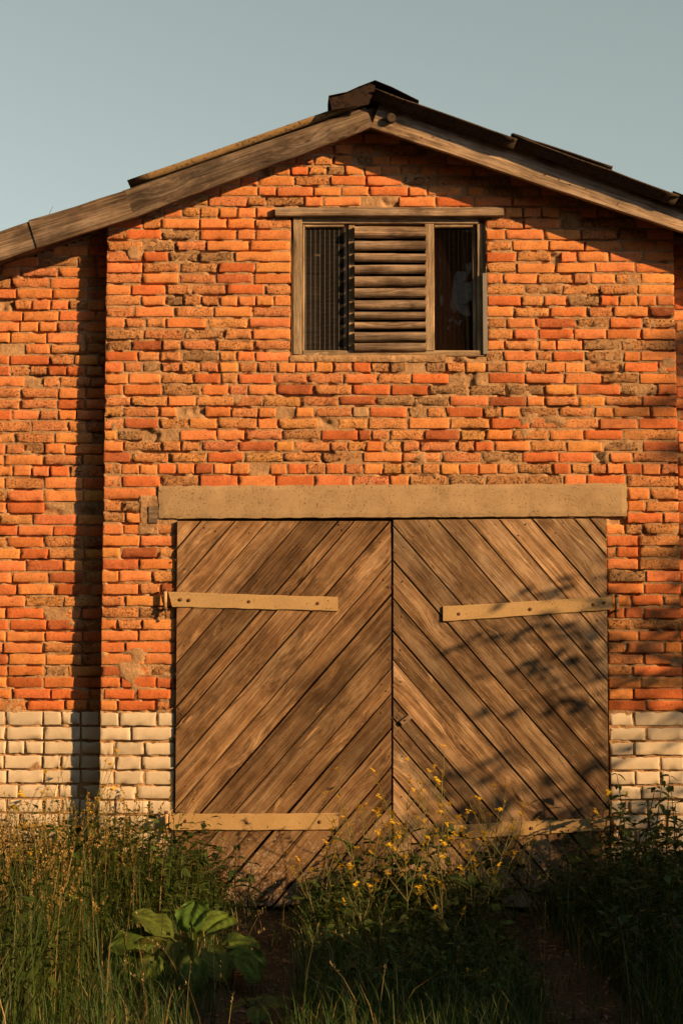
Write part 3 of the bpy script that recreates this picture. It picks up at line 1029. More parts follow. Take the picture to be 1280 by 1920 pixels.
def strap(poly, parent, bolts, seed, knuckle=None):
    w = [P(*q, -.03) for q in poly]
    a, b, c, d = w           # lower-left, lower-right, upper-right, upper-left
    n = 26; V = []; F = []
    cx = sum(p[0] for p in w) / 4; cz = sum(p[1] for p in w) / 4
    for i in range(n + 1):
        t = i / n
        lx_, lz_ = a[0] + (b[0] - a[0]) * t, a[1] + (b[1] - a[1]) * t
        ux_, uz_ = d[0] + (c[0] - d[0]) * t, d[1] + (c[1] - d[1]) * t
        j = (float(vnoise(t * 18, 1, seed)) - .5) * .005; j2 = (float(vnoise(t * 18, 5, seed + 3)) - .5) * .005
        yo = (float(vnoise(t * 5, 2, seed + 8)) - .5) * .006
        lz_ += j; uz_ += j2
        V += [(lx_ - cx, 0, lz_ - cz), (lx_ - cx, -.008 + yo, lz_ - cz), (lx_ - cx, -.0095 + yo, lz_ + .003 - cz), (ux_ - cx, -.0095 + yo, uz_ - .003 - cz), (ux_ - cx, -.008 + yo, uz_ - cz), (ux_ - cx, 0, uz_ - cz)]
    for i in range(n):
        for k in range(6):
            F.append((i * 6 + k, i * 6 + (k + 1) % 6, (i + 1) * 6 + (k + 1) % 6, (i + 1) * 6 + k))
    F.append((5, 4, 3, 2, 1, 0)); F.append(tuple(n * 6 + k for k in range(6)))
    o = link('strap_hinge', mesh('strap_hinge', V, F, M['strap']), parent)
    o.location = (cx, -.0245, cz)
    for bx, by in bolts:
        x, z = P(bx, by, -.04)
        bo = link('bolt', MB().tube([(0, .012, 0), (0, -.004, 0), (0, -.007, 0)], [.012, .0115, .007], 10).me('bolt', M['rust'], False), parent)
        bo.location = (x, -.034, z)


strap([(323, 1138), (633.5, 1145.6), (633.5, 1119.5), (316, 1110)], leaf_l, [(339, 1124), (355, 1125), (467, 1128), (596, 1131)], 1)
strap([(830, 1165), (1147, 1143), (1147, 1118.5), (830, 1137)], leaf_r, [(860, 1151), (994, 1142), (1112, 1133), (1132, 1130)], 2)
strap([(318, 1556), (634.5, 1556), (634.5, 1525), (318, 1526)], leaf_l, [(348, 1540), (463, 1542), (600, 1541)], 3)
strap([(837, 1574), (1142, 1557), (1142, 1532), (837, 1548)], leaf_r, [(865, 1559), (996, 1553), (1110, 1545), (1112, 1536)], 4)


def pintle(px, py0, py1, peg, name='hinge_pin'):
    (x, z1), (_, z0) = P(px, py0, -.035), P(px, py1, -.035)
    root = link('wall_hinge', None, barn)
    mm = MB().tube([(x, -.036, z0), (x, -.036, z1)], .013, 12)
    link('knuckle', mm.me('knuckle', M['strap'], True), root)
    link('collar', MB().tube([(x, -.036, z0 - .012), (x, -.036, z0 - .001)], .018, 12).me('collar', M['rust'], True), root)
    link('pin', MB().tube([(x, -.036, z1 + .001), (x, -.036, z1 + .02)], [.014, .012], 12).me('pin', M['rust'], True), root)
    link('bracket', MB().tube([(x, -.019, z0 - .006), (x - math.copysign(.005, x), .05, z0 - .006)], .010, 8).me('bracket', M['rust'], True), root)
    mm = MB().tube([(x + math.copysign(.008, x) * -1, -.036, z0 - .01), (x + math.copysign(.006, -x), -.034, z0 - peg)], [.009, .007], 8)
    link('peg', mm.me('peg', M['rust'], True), root)


pintle(310, 1109, 1139, .075)
pintle(1155, 1120, 1143, .06)
pintle(312, 1526, 1556, .06)
pintle(1150, 1532, 1557, .06)
# turn button on the right-hand leaf
tb = bevel_box('turn_button', M['slat'], -.042, .042, -.012, .006, -.016, .016, leaf_r, .004)
tx, tz = P(760, 1350, -.03)
tb.location = (tx, -.034, tz); tb.rotation_euler = (0, math.radians(-38), 0)
bo = link('bolt', MB().tube([(0, .0, 0), (0, -.016, 0)], .006, 8).me('bolt', M['rust']), leaf_r)
bo.location = (tx, -.034, tz)

# ------------------------------------------------------------------ gable window
win = link('gable_window', None, barn)
win['label'] = 'timber window with a slatted shutter between two dark panes'


def wboard(name, mat, px0, py0, px1, py1, y0, y1, seed, vert=False, wob=.0025):
    (xa, za), (xb, zb) = P(px0, py0, y0), P(px1, py1, y0)
    if vert:
        xm = (xa + xb) / 2
        return wobbly_board(name, mat, (xm, min(za, zb)), (xm, max(za, zb)), abs(xb - xa), y0, y1, win, seed, wob=wob)
    zm = (za + zb) / 2
    return wobbly_board(name, mat, (xa, zm), (xb, zm), abs(za - zb), y0, y1, win, seed, wob=wob)


hb = wboard('head_board', M['slat'], 516, 404.5, 944, 388.5, -.035, .03, 70)
wboard('frame_rail', M['frame'], 553, 419, 896, 405.5, .014, .07, 71)
wboard('frame_rail', M['frame'], 568, 669, 914, 657, .012, .07, 72)
wboard('frame_jamb', M['frame'], 549, 664, 566, 405.5, -.004, .07, 73, True)
wboard('frame_jamb', M['frame'], 895, 657, 911, 419.5, .03, .09, 74, True)
wboard('sash_stile', M['frame'], 566.4, 657, 571, 419.5, .022, .06, 75, True, .001)
wboard('sash_stile', M['slat'], 886, 657, 892, 419.5, .05, .08, 76, True, .001)
wboard('mullion', M['frame'], 653, 657, 664, 419.5, .03, .08, 77, True)
wboard('sash_stile', M['slat'], 645.5, 657, 651.5, 419.5, .045, .08, 79, True, .001)
wboard('mullion', M['frame'], 797, 657, 813, 419.5, .004, .07, 78, True)
wboard('sash_rail', M['frame'], 572, 425.5, 645, 420.5, .025, .06, 80, False, .001)
wboard('sash_rail', M['frame'], 815, 425.5, 886, 420.5, .025, .06, 81, False, .001)
# strip of grey flashing down the deep jamb
fx0, fz0 = P(905, 664); fx1, fz1 = P(912.5, 512)
bevel_box('flashing', M['iron'], fx0, fx1, .0, .03, fz0, fz1, win, .002)
SL = [(180, 238), (255, 303), (320, 363), (380, 425), (440, 490), (502, 550), (565, 610), (625, 663), (677, 712), (730, 778), (788, 832)]
for i, (a, b) in enumerate(SL):
    pa, pb = 360 + a / 2.783, 360 + b / 2.783
    (xa, za), (xb, zb) = P(664.5, pa, .0), P(798.5, pb, .0)
    r = (za - zb) / 2
    n = 18; V = []; F = []; K = 8
    L = xb - xa
    for t in range(n + 1):
        x = (t / n - .5) * L
        for kk in range(K + 1):       # a half log: round in front, sloping flat back
            an = math.pi * (kk / K) - math.pi / 2
            rr = r * (1 + .10 * (float(vnoise(x * 9, kk * .8, 200 + i)) - .5))
            V.append((x, -math.cos(an) * rr * .95, math.sin(an) * rr * 1.06))
        V.append((x, .022, r * 1.05))
    q = K + 2
    for t in range(n):
        for kk in range(q):
            F.append((t * q + kk, t * q + (kk + 1) % q, (t + 1) * q + (kk + 1) % q, (t + 1) * q + kk))
    F.append(tuple(reversed(range(q)))); F.append(tuple(range(n * q, n * q + q)))
    me = mesh('slat', V, F, M['slat'])
    o = link('slat', me, win)
    o.location = ((xa + xb) / 2, .012, (za + zb) / 2)
    o.rotation_euler = (math.radians(random.uniform(-4, 4)), math.radians(random.uniform(-.5, .7)), 0)
mm = MB()
for (a, b) in ((571, 647), (813, 888)):       # panes
    (xa, za), (xb, zb) = P(a, 424, .06), P(b, 657, .06)
    o = link('pane', MB().box(xa, xb, .064, .067, zb, za).me('pane', M['glass']), win)
# wire mesh in front of the panes
for (a, b, nv) in ((571, 647, 8), (813, 888, 8)):
    mm = MB()
    (xa, za), (xb, zb) = P(a, 424, .05), P(b, 657, .05)
    for i in range(nv + 1):
        x = xa + (xb - xa) * (i + .3) / (nv + .6)
        wd = .0009 if a < 700 else .0004
        mm.box(x - wd, x + wd, .050, .052, zb, za)
    nh = 96
    for i in range(nh + 1):
        z = zb + (za - zb) * (i + .3) / (nh + .6)
        mm.box(xa, xb, .0524, .0531, z - .00025, z + .00025)
    link('wire_mesh', mm.me('wire_mesh', M['iron'] if a < 700 else M['dark']), win, kind='stuff')
# inside: a board cut to a reddish reveal's sunlit outline, and a pale batten
bx_a, bz_a = P(816, 430, .2); bx_b, bz_b = P(862, 660, .2)
rb = prism(MB(), [P(812, 425, .2), P(828, 455, .2), P(858, 560, .2), P(872, 660, .2), P(812, 660, .2)], .2, .22)
M['lit_reveal'] = speckle_material('sunlit_reveal_board', (.34, .12, .06), (.16, .06, .035), (.27, .09, .05), 30, .4)  # red-brown of the sunlit reveal
link('inner_board', rb.me('inner_board', M['lit_reveal']), win)
(xa, za), (xb, zb) = P(871, 452, .16), P(877, 656, .16)
wobbly_board('inner_batten', M['white'] if False else M['frame'], (xa, za), (xb, zb), .017, .16, .18, win, 88, wob=.002)
(xa, za), (xb, zb) = P(571, 424, .25), P(600, 657, .25)
link('inner_board', MB().box(xa, xb, .25, .27, zb, za).me('inner_board', M['slat']), win)
for zz in (P(640, 668)[1] - .004,):
    s1 = slab('sill_mortar', M['mortar'], P(545, 660)[0], P(835, 660)[0], -.006, .1, zz - .035, zz + .012, wall, 15, cuts=40, amp=.006)

# ------------------------------------------------------------------ vegetation
GR = np.random.default_rng(99)


def on_track(x, y):
    t = np.zeros_like(x)
    for tx, tw in TRACKS:
        t = np.maximum(t, np.exp(-((x - tx - .05 * np.sin(y * 1.7)) / tw) ** 4))
    return t


def blades(x, y, h, width, lean, col, segs=3, droop=.5):
    """N tapered bent ribbons -> verts, faces(quads), colours"""
    n = len(x)
    az = GR.uniform(0, 2 * np.pi, n); fa = az + np.pi / 2 + GR.normal(0, .5, n)
    z0 = ground_z(x, y) - .01
    V = np.zeros((n, segs + 1, 2, 3)); C = np.zeros((n, segs + 1, 2, 3))
    for s in range(segs + 1):
        t = s / segs
        out = lean * h * (t ** 1.8)
        zz = z0 + h * (t - droop * lean * t ** 3)
        w = width * (1 - t) ** .7 * .5 + .0003
        cx = x + np.cos(az) * out; cy = y + np.sin(az) * out
        for k, sg in enumerate((-1, 1)):
            V[:, s, k, 0] = cx + sg * np.cos(fa) * w; V[:, s, k, 1] = cy + sg * np.sin(fa) * w; V[:, s, k, 2] = zz
        C[:, s, :, :] = col[:, None, :]
    b = (np.arange(n) * (segs + 1) * 2)[:, None, None]
    s = np.arange(segs)[None, :, None] * 2
    F = (b + s + np.array([0, 1, 3, 2])[None, None, :]).reshape(-1, 4)
    tip = V[:, -1].mean(1)
    return V.reshape(-1, 3), F, C.reshape(-1, 3), tip


class Acc:
    def __init__(s): s.V = []; s.F = []; s.C = []; s.n = 0
    def add(s, V, F, C):
        s.V.append(V); s.F.append(F + s.n); s.C.append(C); s.n += len(V)
    def build(s, name, mat, **kw):
        return link(name, mesh(name, np.concatenate(s.V), np.concatenate(s.F), mat, False, np.concatenate(s.C)), **kw)


def greens(n, base=(.055, .095, .022), dry=.15, drycol=(.30, .23, .10)):
    c = np.array(base)[None] * GR.uniform(.6, 1.5, (n, 1)) * GR.normal(1, .1, (n, 3)).clip(.6, 1.4)
    d = GR.random(n) < dry
    c[d] = np.array(drycol) * GR.uniform(.6, 1.2, (d.sum(), 1))
    return c


def scatter(n, x0, x1, y0, y1):
    return GR.uniform(x0, x1, n), GR.uniform(y0, y1, n)


grass = Acc()
# tall meadow grass before the left bay
x, y = scatter(10000, -3.4, -.62, -4.6, -.03)
keep = GR.random(len(x)) < np.clip((-.72 - x) / .35 - .35 * on_track(x, y), .0, 1) * np.where((x > -1.28) & (y < -1.7), .06, 1)
x, y = x[keep], y[keep]
h = GR.uniform(.28, .78, len(x)) * np.clip(.55 + (-.7 - x) * .8, .45, 1) * (.8 + .4 * fbm(x * 2, y * 2, 4))
V, F, C, _ = blades(x, y, h, GR.uniform(.004, .010, len(x)), GR.uniform(.05, .75, len(x)), greens(len(x), (.042, .068, .013), .08))
grass.add(V, F, C)
# short turf everywhere, thin on the wheel tracks
x, y = scatter(46000, -3.4, 3.4, -5.2, -.03)
keep = GR.random(len(x)) < 1 - .93 * on_track(x, y)
x, y = x[keep], y[keep]
h = GR.uniform(.06, .26, len(x)) * (.6 + .8 * fbm(x * 1.7 + 4, y * 1.7, 14)) * np.where((x > -.2) & (x < .85), 1.3, 1)
V, F, C, _ = blades(x, y, h, GR.uniform(.003, .006, len(x)), GR.uniform(.1, .7, len(x)), greens(len(x), (.045, .085, .02), .10))
grass.add(V, F, C)
# taller blades on the middle ridge and the right side
x, y = scatter(11000, -.2, 3.4, -4.6, -.05)
keep = GR.random(len(x)) < np.where(x > 1.35, 1.0, .45) * (1 - on_track(x, y))
x, y = x[keep], y[keep]
h = GR.uniform(.2, .55, len(x)) * np.where(x > 1.5, 1.15, .8)
V, F, C, _ = blades(x, y, h, GR.uniform(.003, .007, len(x)), GR.uniform(.1, .6, len(x)), greens(len(x), (.045, .085, .02), .10))
grass.add(V, F, C)
grass.build('meadow_grass', M['grass'], kind='stuff', label='tangled green grass growing in front of the barn', category='grass')

# seeding grass stalks
seed = Acc()


def seed_stalks(x, y, h, lean, hl, colbase, nq=16, fat=.007):
    n = len(x)
    col = np.array(colbase)[None] * GR.uniform(.6, 1.25, (n, 1))
    V, F, C, tip = blades(x, y, h, np.full(n, .0028), lean, col * .8, 4, .4)
    seed.add(V, F, C)
    Vr = V.reshape(n, 5, 2, 3).mean(2)
    a, b = Vr[:, 3], Vr[:, 4]
    for q_ in range(nq):
        t = GR.uniform(0, 1, n)[:, None]
        u = 1 - (1 - t) * np.minimum(1, hl[:, None] / np.linalg.norm(b - a, axis=1)[:, None])
        p = a + (b - a) * u
        az = GR.uniform(0, 2 * np.pi, n); L = GR.uniform(.008, .02, n); w = fat * GR.uniform(.4, 1, n)
        d = np.stack([np.cos(az) * .5, np.sin(az) * .5, np.full(n, .85)], -1)
        sd = np.stack([-np.sin(az), np.cos(az), np.zeros(n)], -1)
        p = p + sd * GR.normal(0, .003, n)[:, None]
        q4 = np.stack([p, p + d * L[:, None] * .5 + sd * w[:, None] * .5, p + d * L[:, None], p + d * L[:, None] * .5 - sd * w[:, None] * .5], 1)
        seed.add(q4.reshape(-1, 3), (np.arange(n) * 4)[:, None] + np.arange(4)[None], np.repeat(col, 4, 0) * GR.uniform(.8, 1.2))


x, y = scatter(1000, -3.2, -.95, -3.6, -.05)
keep = GR.random(len(x)) < np.clip((-.9 - x) / .5, 0, 1) * np.where((x > -1.28) & (y < -1.7), .1, 1)
x, y = x[keep], y[keep]
n = len(x)
seed_stalks(x, y, GR.uniform(.5, .86, n), GR.uniform(.02, .35, n), GR.uniform(.07, .15, n), (.33, .235, .08), 22, .013)
x, y = scatter(260, -1.0, 3.2, -4.2, -.3)
n = len(x)
seed_stalks(x, y, GR.uniform(.25, .62, n), GR.uniform(.1, .7, n), GR.uniform(.04, .1, n), (.34, .27, .13), 9, .005)
seed.build('seeding_grass', M['grass'], kind='stuff', label='golden seed heads of tall grass before the side bay', category='grass')

# leafy undergrowth: small leaves on short leaning stems
und = Acc()


def undergrowth(n, x0, x1, y0, y1, hmin, hmax, base, size=(.03, .075)):
    x, y = scatter(n, x0, x1, y0, y1)
    cl = fbm(x * 2.6 + 7, y * 2.6, 61)
    kp = (GR.random(n) < np.clip((cl - .30) * 3.2, .08, 1)) & (GR.random(n) > on_track(x, y) * .97)
    kp &= ~((x > -1.32) & (x < -.45) & (y < -1.75))      # open ground round the burdock
    x, y, cl = x[kp], y[kp], cl[kp]
    m_ = len(x)
    H = GR.uniform(hmin, hmax, m_) * (.55 + .9 * cl)
    col = np.array(base)[None] * GR.uniform(.55, 1.5, (m_, 1)) * GR.normal(1, .1, (m_, 3)).clip(.7, 1.3)
    lean = GR.uniform(.05, .5, m_)
    V, F, C, tip = blades(x, y, H, np.full(m_, .0045), lean, col * 1.3, 3, .3)
    und.add(V, F, C)
    pts = V.reshape(m_, 4, 2, 3).mean(2)
    for q_ in range(7):
        t = GR.uniform(.25, 1.0, m_) * 3; i0 = np.minimum(t.astype(int), 2); f = (t - i0)[:, None]
        p = pts[np.arange(m_), i0] * (1 - f) + pts[np.arange(m_), i0 + 1] * f
        a = GR.uniform(0, 6.28, m_); e = GR.uniform(-.5, .6, m_)
        d = np.stack([np.cos(a) * np.cos(e), np.sin(a) * np.cos(e), np.sin(e)], -1)
        sd = np.stack([-np.sin(a), np.cos(a), GR.normal(0, .35, m_)], -1)
        L = GR.uniform(*size, m_)[:, None]; w = L * GR.uniform(.13, .3, (m_, 1))
        mid = p + d * L * .45
        dn = np.array((0, 0, -1.0)) * L * .22
        six = np.stack([p, mid + sd * w, p + d * L + dn, mid - sd * w], 1)
        und.add(six.reshape(-1, 3), (np.arange(m_) * 4)[:, None] + np.arange(4)[None], np.repeat(col * GR.uniform(.7, 1.3, (m_, 1)), 4, 0))


undergrowth(900, -.15, .95, -3.6, -.12, .12, .36, (.045, .075, .018))
undergrowth(1900, 1.35, 3.2, -3.8, -.1, .25, .72, (.035, .062, .016))
undergrowth(3400, -3.2, -.75, -4.0, -.08, .25, .68, (.05, .078, .016), (.035, .09))
undergrowth(500, -1.3, -.55, -1.6, -.1, .15, .42, (.04, .068, .016))
und.build('leafy_undergrowth', M['leaf'], kind='stuff', label='low leafy weeds tangled among the grass', category='weeds')

# dead leaves and straw lying on the wheel tracks
lit = Acc()
for tx, tw in TRACKS:
    n = 700
    x = tx + GR.normal(0, .22, n); y = GR.uniform(-4.5, -.1, n); z = ground_z(x, y) + .006
    az = GR.uniform(0, 6.28, n); L = GR.uniform(.01, .05, n); w = GR.uniform(.002, .010, n)
    d = np.stack([np.cos(az), np.sin(az), GR.normal(0, .15, n)], -1) * L[:, None]; s = np.stack([-np.sin(az), np.cos(az), GR.normal(0, .2, n)], -1) * w[:, None]
    p = np.stack([x, y, z], -1)
    lit.add(np.stack([p - d, p + s, p + d, p - s], 1).reshape(-1, 3), (np.arange(n) * 4)[:, None] + np.arange(4)[None],
            np.repeat(np.array((.20, .13, .075))[None] * GR.uniform(.4, 1.5, (n, 1)), 4, 0))
lit.build('plant_litter', M['grass'], kind='stuff', label='brown straw and dead leaves on the wheel tracks', category='litter')


# ---- leaf meshes for single plants
def leaf_mesh(name, L, Wd, tip=1.6, fold=.25, curl=.35, wave=0.0, teeth=0, col=(.06, .10, .025), n=8, heart=0.0, m=4, seed=0):
    V = []; F = []; C = []
    rg = np.random.default_rng(seed)
    for i in range(n + 1):
        t = i / n
        w = Wd * (math.sin(math.pi * min(1, t ** (1 / tip) if tip >= 1 else t)) ** .8 if 0 < t < 1 else 0.0)
        if heart:
            w = Wd * (math.sqrt(max(0, 1 - ((t - .42) / .58) ** 2)) if t > .42 else math.sqrt(max(0, 1 - ((.42 - t) / .42) ** 2)) * (.78 + .22 * t / .42) + heart * (.42 - t))
        for j in range(-m, m + 1):
            s = j / m
            ww = w * (1 + (teeth * (.5 if i % 2 else -.5) if abs(j) == m else 0))
            yb = -heart * .55 * L * (abs(s) ** 1.5) * max(0, (.35 - t)) / .35 if heart else 0
            z = abs(s) * fold * w - curl * L * t * t + wave * L * math.sin(t * 11 + s * 5 + seed) * abs(s) ** 1.5 + wave * .5 * L * math.sin(s * 9 + seed * 2 + t * 4)
            V.append((t * L + yb, s * ww, z))
            vein = .9 if (j == 0 and heart) else (.45 if (heart and (i + abs(j)) % 3 == 0) else 0)
            C.append(tuple(c * (1 + vein) for c in col))
    q = 2 * m + 1
    for i in range(n):
        for j in range(2 * m):
            F.append((i * q + j, (i + 1) * q + j, (i + 1) * q + j + 1, i * q + j + 1))
    return mesh(name, V, F, M['leaf'], True, C)


# burdock with big leaves
def burdock(loc, leaves, label, seed=0):
    root = link('burdock', None, label=label, category='plant', group='broad-leaved burdocks')
    root.location = loc
    rg = random.Random(seed)
    for i, (az, ln, rise, size, pitch) in enumerate(leaves):
        size *= .78 * rg.uniform(.8, 1.12); ln *= 1.05
        a = math.radians(az)
        rise *= .75
        tipp = Vector((math.cos(a) * ln, math.sin(a) * ln, rise))
        mid = tipp * .5 + Vector((0, 0, rise * .25))
        mm = MB().tube([(0, 0, -.02), tuple(mid), tuple(tipp)], [.008, .006, .005], 6)
        me = mesh('leaf_stalk', mm.v, mm.f, M['leaf'], True, np.tile((.10, .12, .04), (len(mm.v), 1)))
        link('leaf_stalk', me, root)
        me = leaf_mesh('leaf', size, size * .5, fold=.16, curl=.34, wave=.075, teeth=.08, col=(.058 + rg.random() * .03, .092 + rg.random() * .03, .018), n=14, heart=.5, m=7, seed=i + seed)
        o = link('leaf', me, root)
        o.location = tipp - Vector((math.cos(a), math.sin(a), 0)) * size * .12
        o.rotation_euler = (rg.uniform(-.25, .25) + .35 * math.cos(a), math.radians(-pitch), a + rg.uniform(-.2, .2))


gxp = lambda px, py: None


def gp(px, py):
    """ground point seen at a photo position"""
    b = (960 - py) / FPX
    dy = math.cos(TILT) - b * math.sin(TILT); dz = math.sin(TILT) + b * math.cos(TILT)
    t = -CAM_Z / dz
    return ((px - 640) / FPX * t, -CAM_D + dy * t)


bx, by = gp(362, 1822)
burdock((bx, by, 0), [(165, .17, .26, .29, 40), (100, .10, .30, .28, 48), (60, .14, .25, .27, 30), (15, .20, .17, .25, 12), (-15, .22, .12, .22, 0),
                      (-55, .20, .16, .24, -42), (-105, .17, .19, .25, -50), (-150, .20, .19, .25, -30), (190, .22, .20, .26, 10), (-85, .26, .12, .20, -45),
                      (35, .27, .09, .22, -8), (-30, .30, .11, .20, -30), (125, .2, .15, .24, 15), (-125, .3, .13, .2, -40)], 'burdock with big dark green leaves at the edge of the tall grass', 3)
bx, by = gp(480, 1905)
burdock((bx, by, 0), [(30, .07, .07, .15, -5), (160, .07, .06, .15, -5), (-80, .07, .06, .14, -10), (95, .05, .08, .13, 10)], 'small low burdock on the wheel track by the bottom edge', 8)

NETTLE_LEAF = [leaf_mesh('nettle_leaf', .125, .030, 1.5, .3, .35, 0, .25, (.05, .085, .024), 8, 0, 2, s) for s in range(3)]


def nettle(loc, h, label, group, seed):
    rg = random.Random(seed)
    root = link('nettle', None, label=label, category='plant', group=group)
    root.location = loc
    lx, ly = rg.uniform(-.12, .12), rg.uniform(-.10, .06)
    pts = [(lx * (t ** 2) * h, ly * (t ** 2) * h, h * t) for t in np.linspace(0, 1, 7)]
    mm = MB().tube([(0, 0, -.03)] + pts[1:], [.005, .005, .0045, .004, .0035, .003, .002], 5)
    link('stem', mesh('stem', mm.v, mm.f, M['leaf'], True, np.tile((.07, .085, .03), (len(mm.v), 1))), root)
    k = int(h / .07)
    for i in range(2, k + 1):
        t = i / k
        p = Vector((lx * t * t * h, ly * t * t * h, h * t))
        a0 = i * math.pi / 2 + rg.uniform(-.4, .4)
        for s in (0, math.pi):
            o = link('leaf', rg.choice(NETTLE_LEAF), root)
            o.location = p
            sc = (1.25 - .75 * t) * rg.uniform(.8, 1.2)
            o.scale = (sc,) * 3
            o.rotation_euler = (rg.uniform(-.4, .4), rg.uniform(-.35, .35), a0 + s)


for i, (px, Y, h) in enumerate(((1150, -.35, .68), (1178, -.3, .86), (1200, -.6, .80), (1222, -.35, .82), (1246, -.5, .86), (1268, -.3, .78), (1290, -.7, .9),
                                (1165, -.8, .62), (1230, -1.0, .72), (1262, -1.2, .75), (1195, -1.3, .6), (1285, -1.5, .7))):
    X = P(px, 1600, Y)[0]
    nettle((X, Y, 0), h, 'tall dark nettle against the white brick base beside the door', 'nettles at the right end of the door', 20 + i)
for i, (px, Y, h) in enumerate(((340, -.3, .42), (372, -.35, .45), (400, -.25, .36), (440, -.3, .40), (465, -.4, .30), (350, -.6, .46), (318, -.4, .62), (300, -.3, .66), (385, -.7, .4))):
    X = P(px, 1650, Y)[0]
    nettle((X, Y, 0), h, 'leafy dark nettle at the foot of the left-hand door leaf', 'nettles at the left-hand door leaf', 50 + i)

# mustard plants with yellow flower clusters
V = []; F = []; C = []
frng = random.Random(4)
for i in range(9):
    a = frng.uniform(0, 6.28); r = frng.uniform(0, .013); c = Vector((math.cos(a) * r, math.sin(a) * r, frng.uniform(-.006, .012)))
    for kq in range(4):
        b = a + kq * math.pi / 2
        d = Vector((math.cos(b), math.sin(b), .25)) * .0075; s = Vector((-math.sin(b), math.cos(b), 0)) * .0034
        n0 = len(V); V += [c, c + d * .6 + s, c + d, c + d * .6 - s]; F.append((n0, n0 + 1, n0 + 2, n0 + 3)); C += [(.80, .56, .04)] * 4
FLOWER = mesh('flower_cluster', V, F, M['petal'], False, C)
MLEAF = [leaf_mesh('mustard_leaf', .12, .02, 1.4, .2, .3, .04, .4, (.055, .09, .025), 7, 0, 2, 5 + s) for s in range(2)]


def mustard(loc, h, nbr, label, group, seed, lean=(0, 0)):
    rg = random.Random(seed)
    root = link('mustard_plant', None, label=label, category='plant', group=group)
    root.location = loc
    mm = MB(); tips = []
    def curve(p0, d, L, r0):
        pts = [p0]; p = p0.copy(); d = d.copy()
        for s in range(5):
            d = (d + Vector((rg.uniform(-.18, .18), rg.uniform(-.18, .18), .12))).normalized(); p = p + d * (L / 5); pts.append(p.copy())
        mm.tube(pts, [r0 * (1 - .12 * i) for i in range(6)], 4)
        return pts, d
    main, d = curve(Vector((0, 0, -.02)), Vector((lean[0], lean[1], 1)), h, .0044)
    tips.append((main[-1], d))
    for b in range(nbr):
        k = rg.choice((1, 2, 2, 3, 3, 4)); a = rg.uniform(0, 6.28)
        p0 = main[k]
        pts, dd = curve(p0, Vector((math.cos(a) * .8 + lean[0], math.sin(a) * .8 + lean[1], 1.0)), h * rg.uniform(.3, .6), .0030)
        tips.append((pts[-1], dd))
        # seed pods along the branch
        for q_ in pts[1:-1]:
            for _ in range(2):
                a2 = rg.uniform(0, 6.28); mm.tube([q_, q_ + Vector((math.cos(a2) * .016, math.sin(a2) * .016, .016))], [.0008, .0013], 3)
    link('stem', mesh('stem', mm.v, mm.f, M['leaf'], True, np.tile((.21, .205, .075), (len(mm.v), 1))), root)
    for p, d in tips:
        if rg.random() < .85:
            o = link('flower_cluster', FLOWER, root); o.location = p; o.rotation_euler = (rg.uniform(-.5, .5), rg.uniform(-.5, .5), rg.uniform(0, 6))
            s = rg.uniform(1.0, 1.9); o.scale = (s, s, s)
            if rg.random() < .6:
                o = link('flower_cluster', FLOWER, root); o.location = p - d * .03 + Vector((rg.uniform(-.012, .012), rg.uniform(-.012, .012), 0)); s = rg.uniform(.7, 1.1); o.scale = (s, s, s)
    for i in range(11):
        t = rg.uniform(.05, .75); p = main[int(t * 5)].lerp(main[int(t * 5) + 1], t * 5 % 1)
        o = link('leaf', rg.choice(MLEAF), root); o.location = p; sc = rg.uniform(.6, 1.5); o.scale = (sc,) * 3
        o.rotation_euler = (rg.uniform(-.5, .5), rg.uniform(-.7, .1), rg.uniform(0, 6.28))


ridge = [(655, -.9, .62), (690, -1.3, .66), (725, -.7, .70), (738, -1.1, .76), (775, -.8, .72), (795, -1.5, .66), (830, -.9, .82), (842, -.6, .86), (865, -1.3, .68),
         (905, -.7, .72), (922, -1.0, .80), (940, -1.4, .62), (965, -.9, .60), (600, -1.5, .48), (640, -1.8, .55), (700, -2.0, .56), (760, -2.2, .58), (820, -2.0, .60),
         (880, -1.9, .58), (985, -.5, .52), (710, -.45, .55), (855, -2.5, .5), (670, -1.0, .72), (750, -.95, .8), (800, -1.1, .74), (880, -1.05, .78), (945, -.65, .7), (812, -.5, .78), (690, -1.7, .62), (770, -1.8, .64), (900, -1.6, .66)]
for i, (px, Y, h) in enumerate(ridge):
    X = P(px, 1650, Y)[0]
    mustard((X, Y, float(ground_z(X, Y))), h * random.uniform(.95, 1.12), random.choice((5, 6, 7)), 'spindly weed with small yellow flowers before the meeting of the door leaves',
            'yellow-flowered weeds between the wheel tracks', 200 + i, (random.uniform(-.15, .15), random.uniform(-.1, .05)))
for i, (px, Y, h) in enumerate(((88, -.5, .82), (135, -.4, .95), (70, -.8, .85), (180, -.35, .80), (30, -.6, .8), (205, -.5, .74), (150, -.9, .78), (45, -1.6, .7), (110, -2.0, .62))):
    X = P(px, 1600, Y)[0]
    mustard((X, Y, float(ground_z(X, Y))), h, 4, 'spindly yellow-flowered weed standing in the tall golden grass', 'yellow-flowered weeds in the tall grass', 300 + i)
for i, (px, py, h, lb) in enumerate(((905, 1890, .22, 'low weed with one bright yellow flower head near the bottom edge'), (868, 1915, .20, 'lowest yellow flower, at the very bottom of the picture'),
                                     (1140, 1500, .78, 'yellow-flowered weed beside the nettles at the door jamb'))):
    if py > 1800:
        # flower head seen at (px, py): stand the plant where its top is there
        Y = -3.0; X, Z = P(px, py, Y)
        mustard((X, Y, 0), max(.12, Z), 1, lb, 'single yellow-flowered weeds', 400 + i)
    else:
        X = P(px, 1600, -.45)[0]
        mustard((X, -.45, 0), h, 4, lb, 'single yellow-flowered weeds', 400 + i)


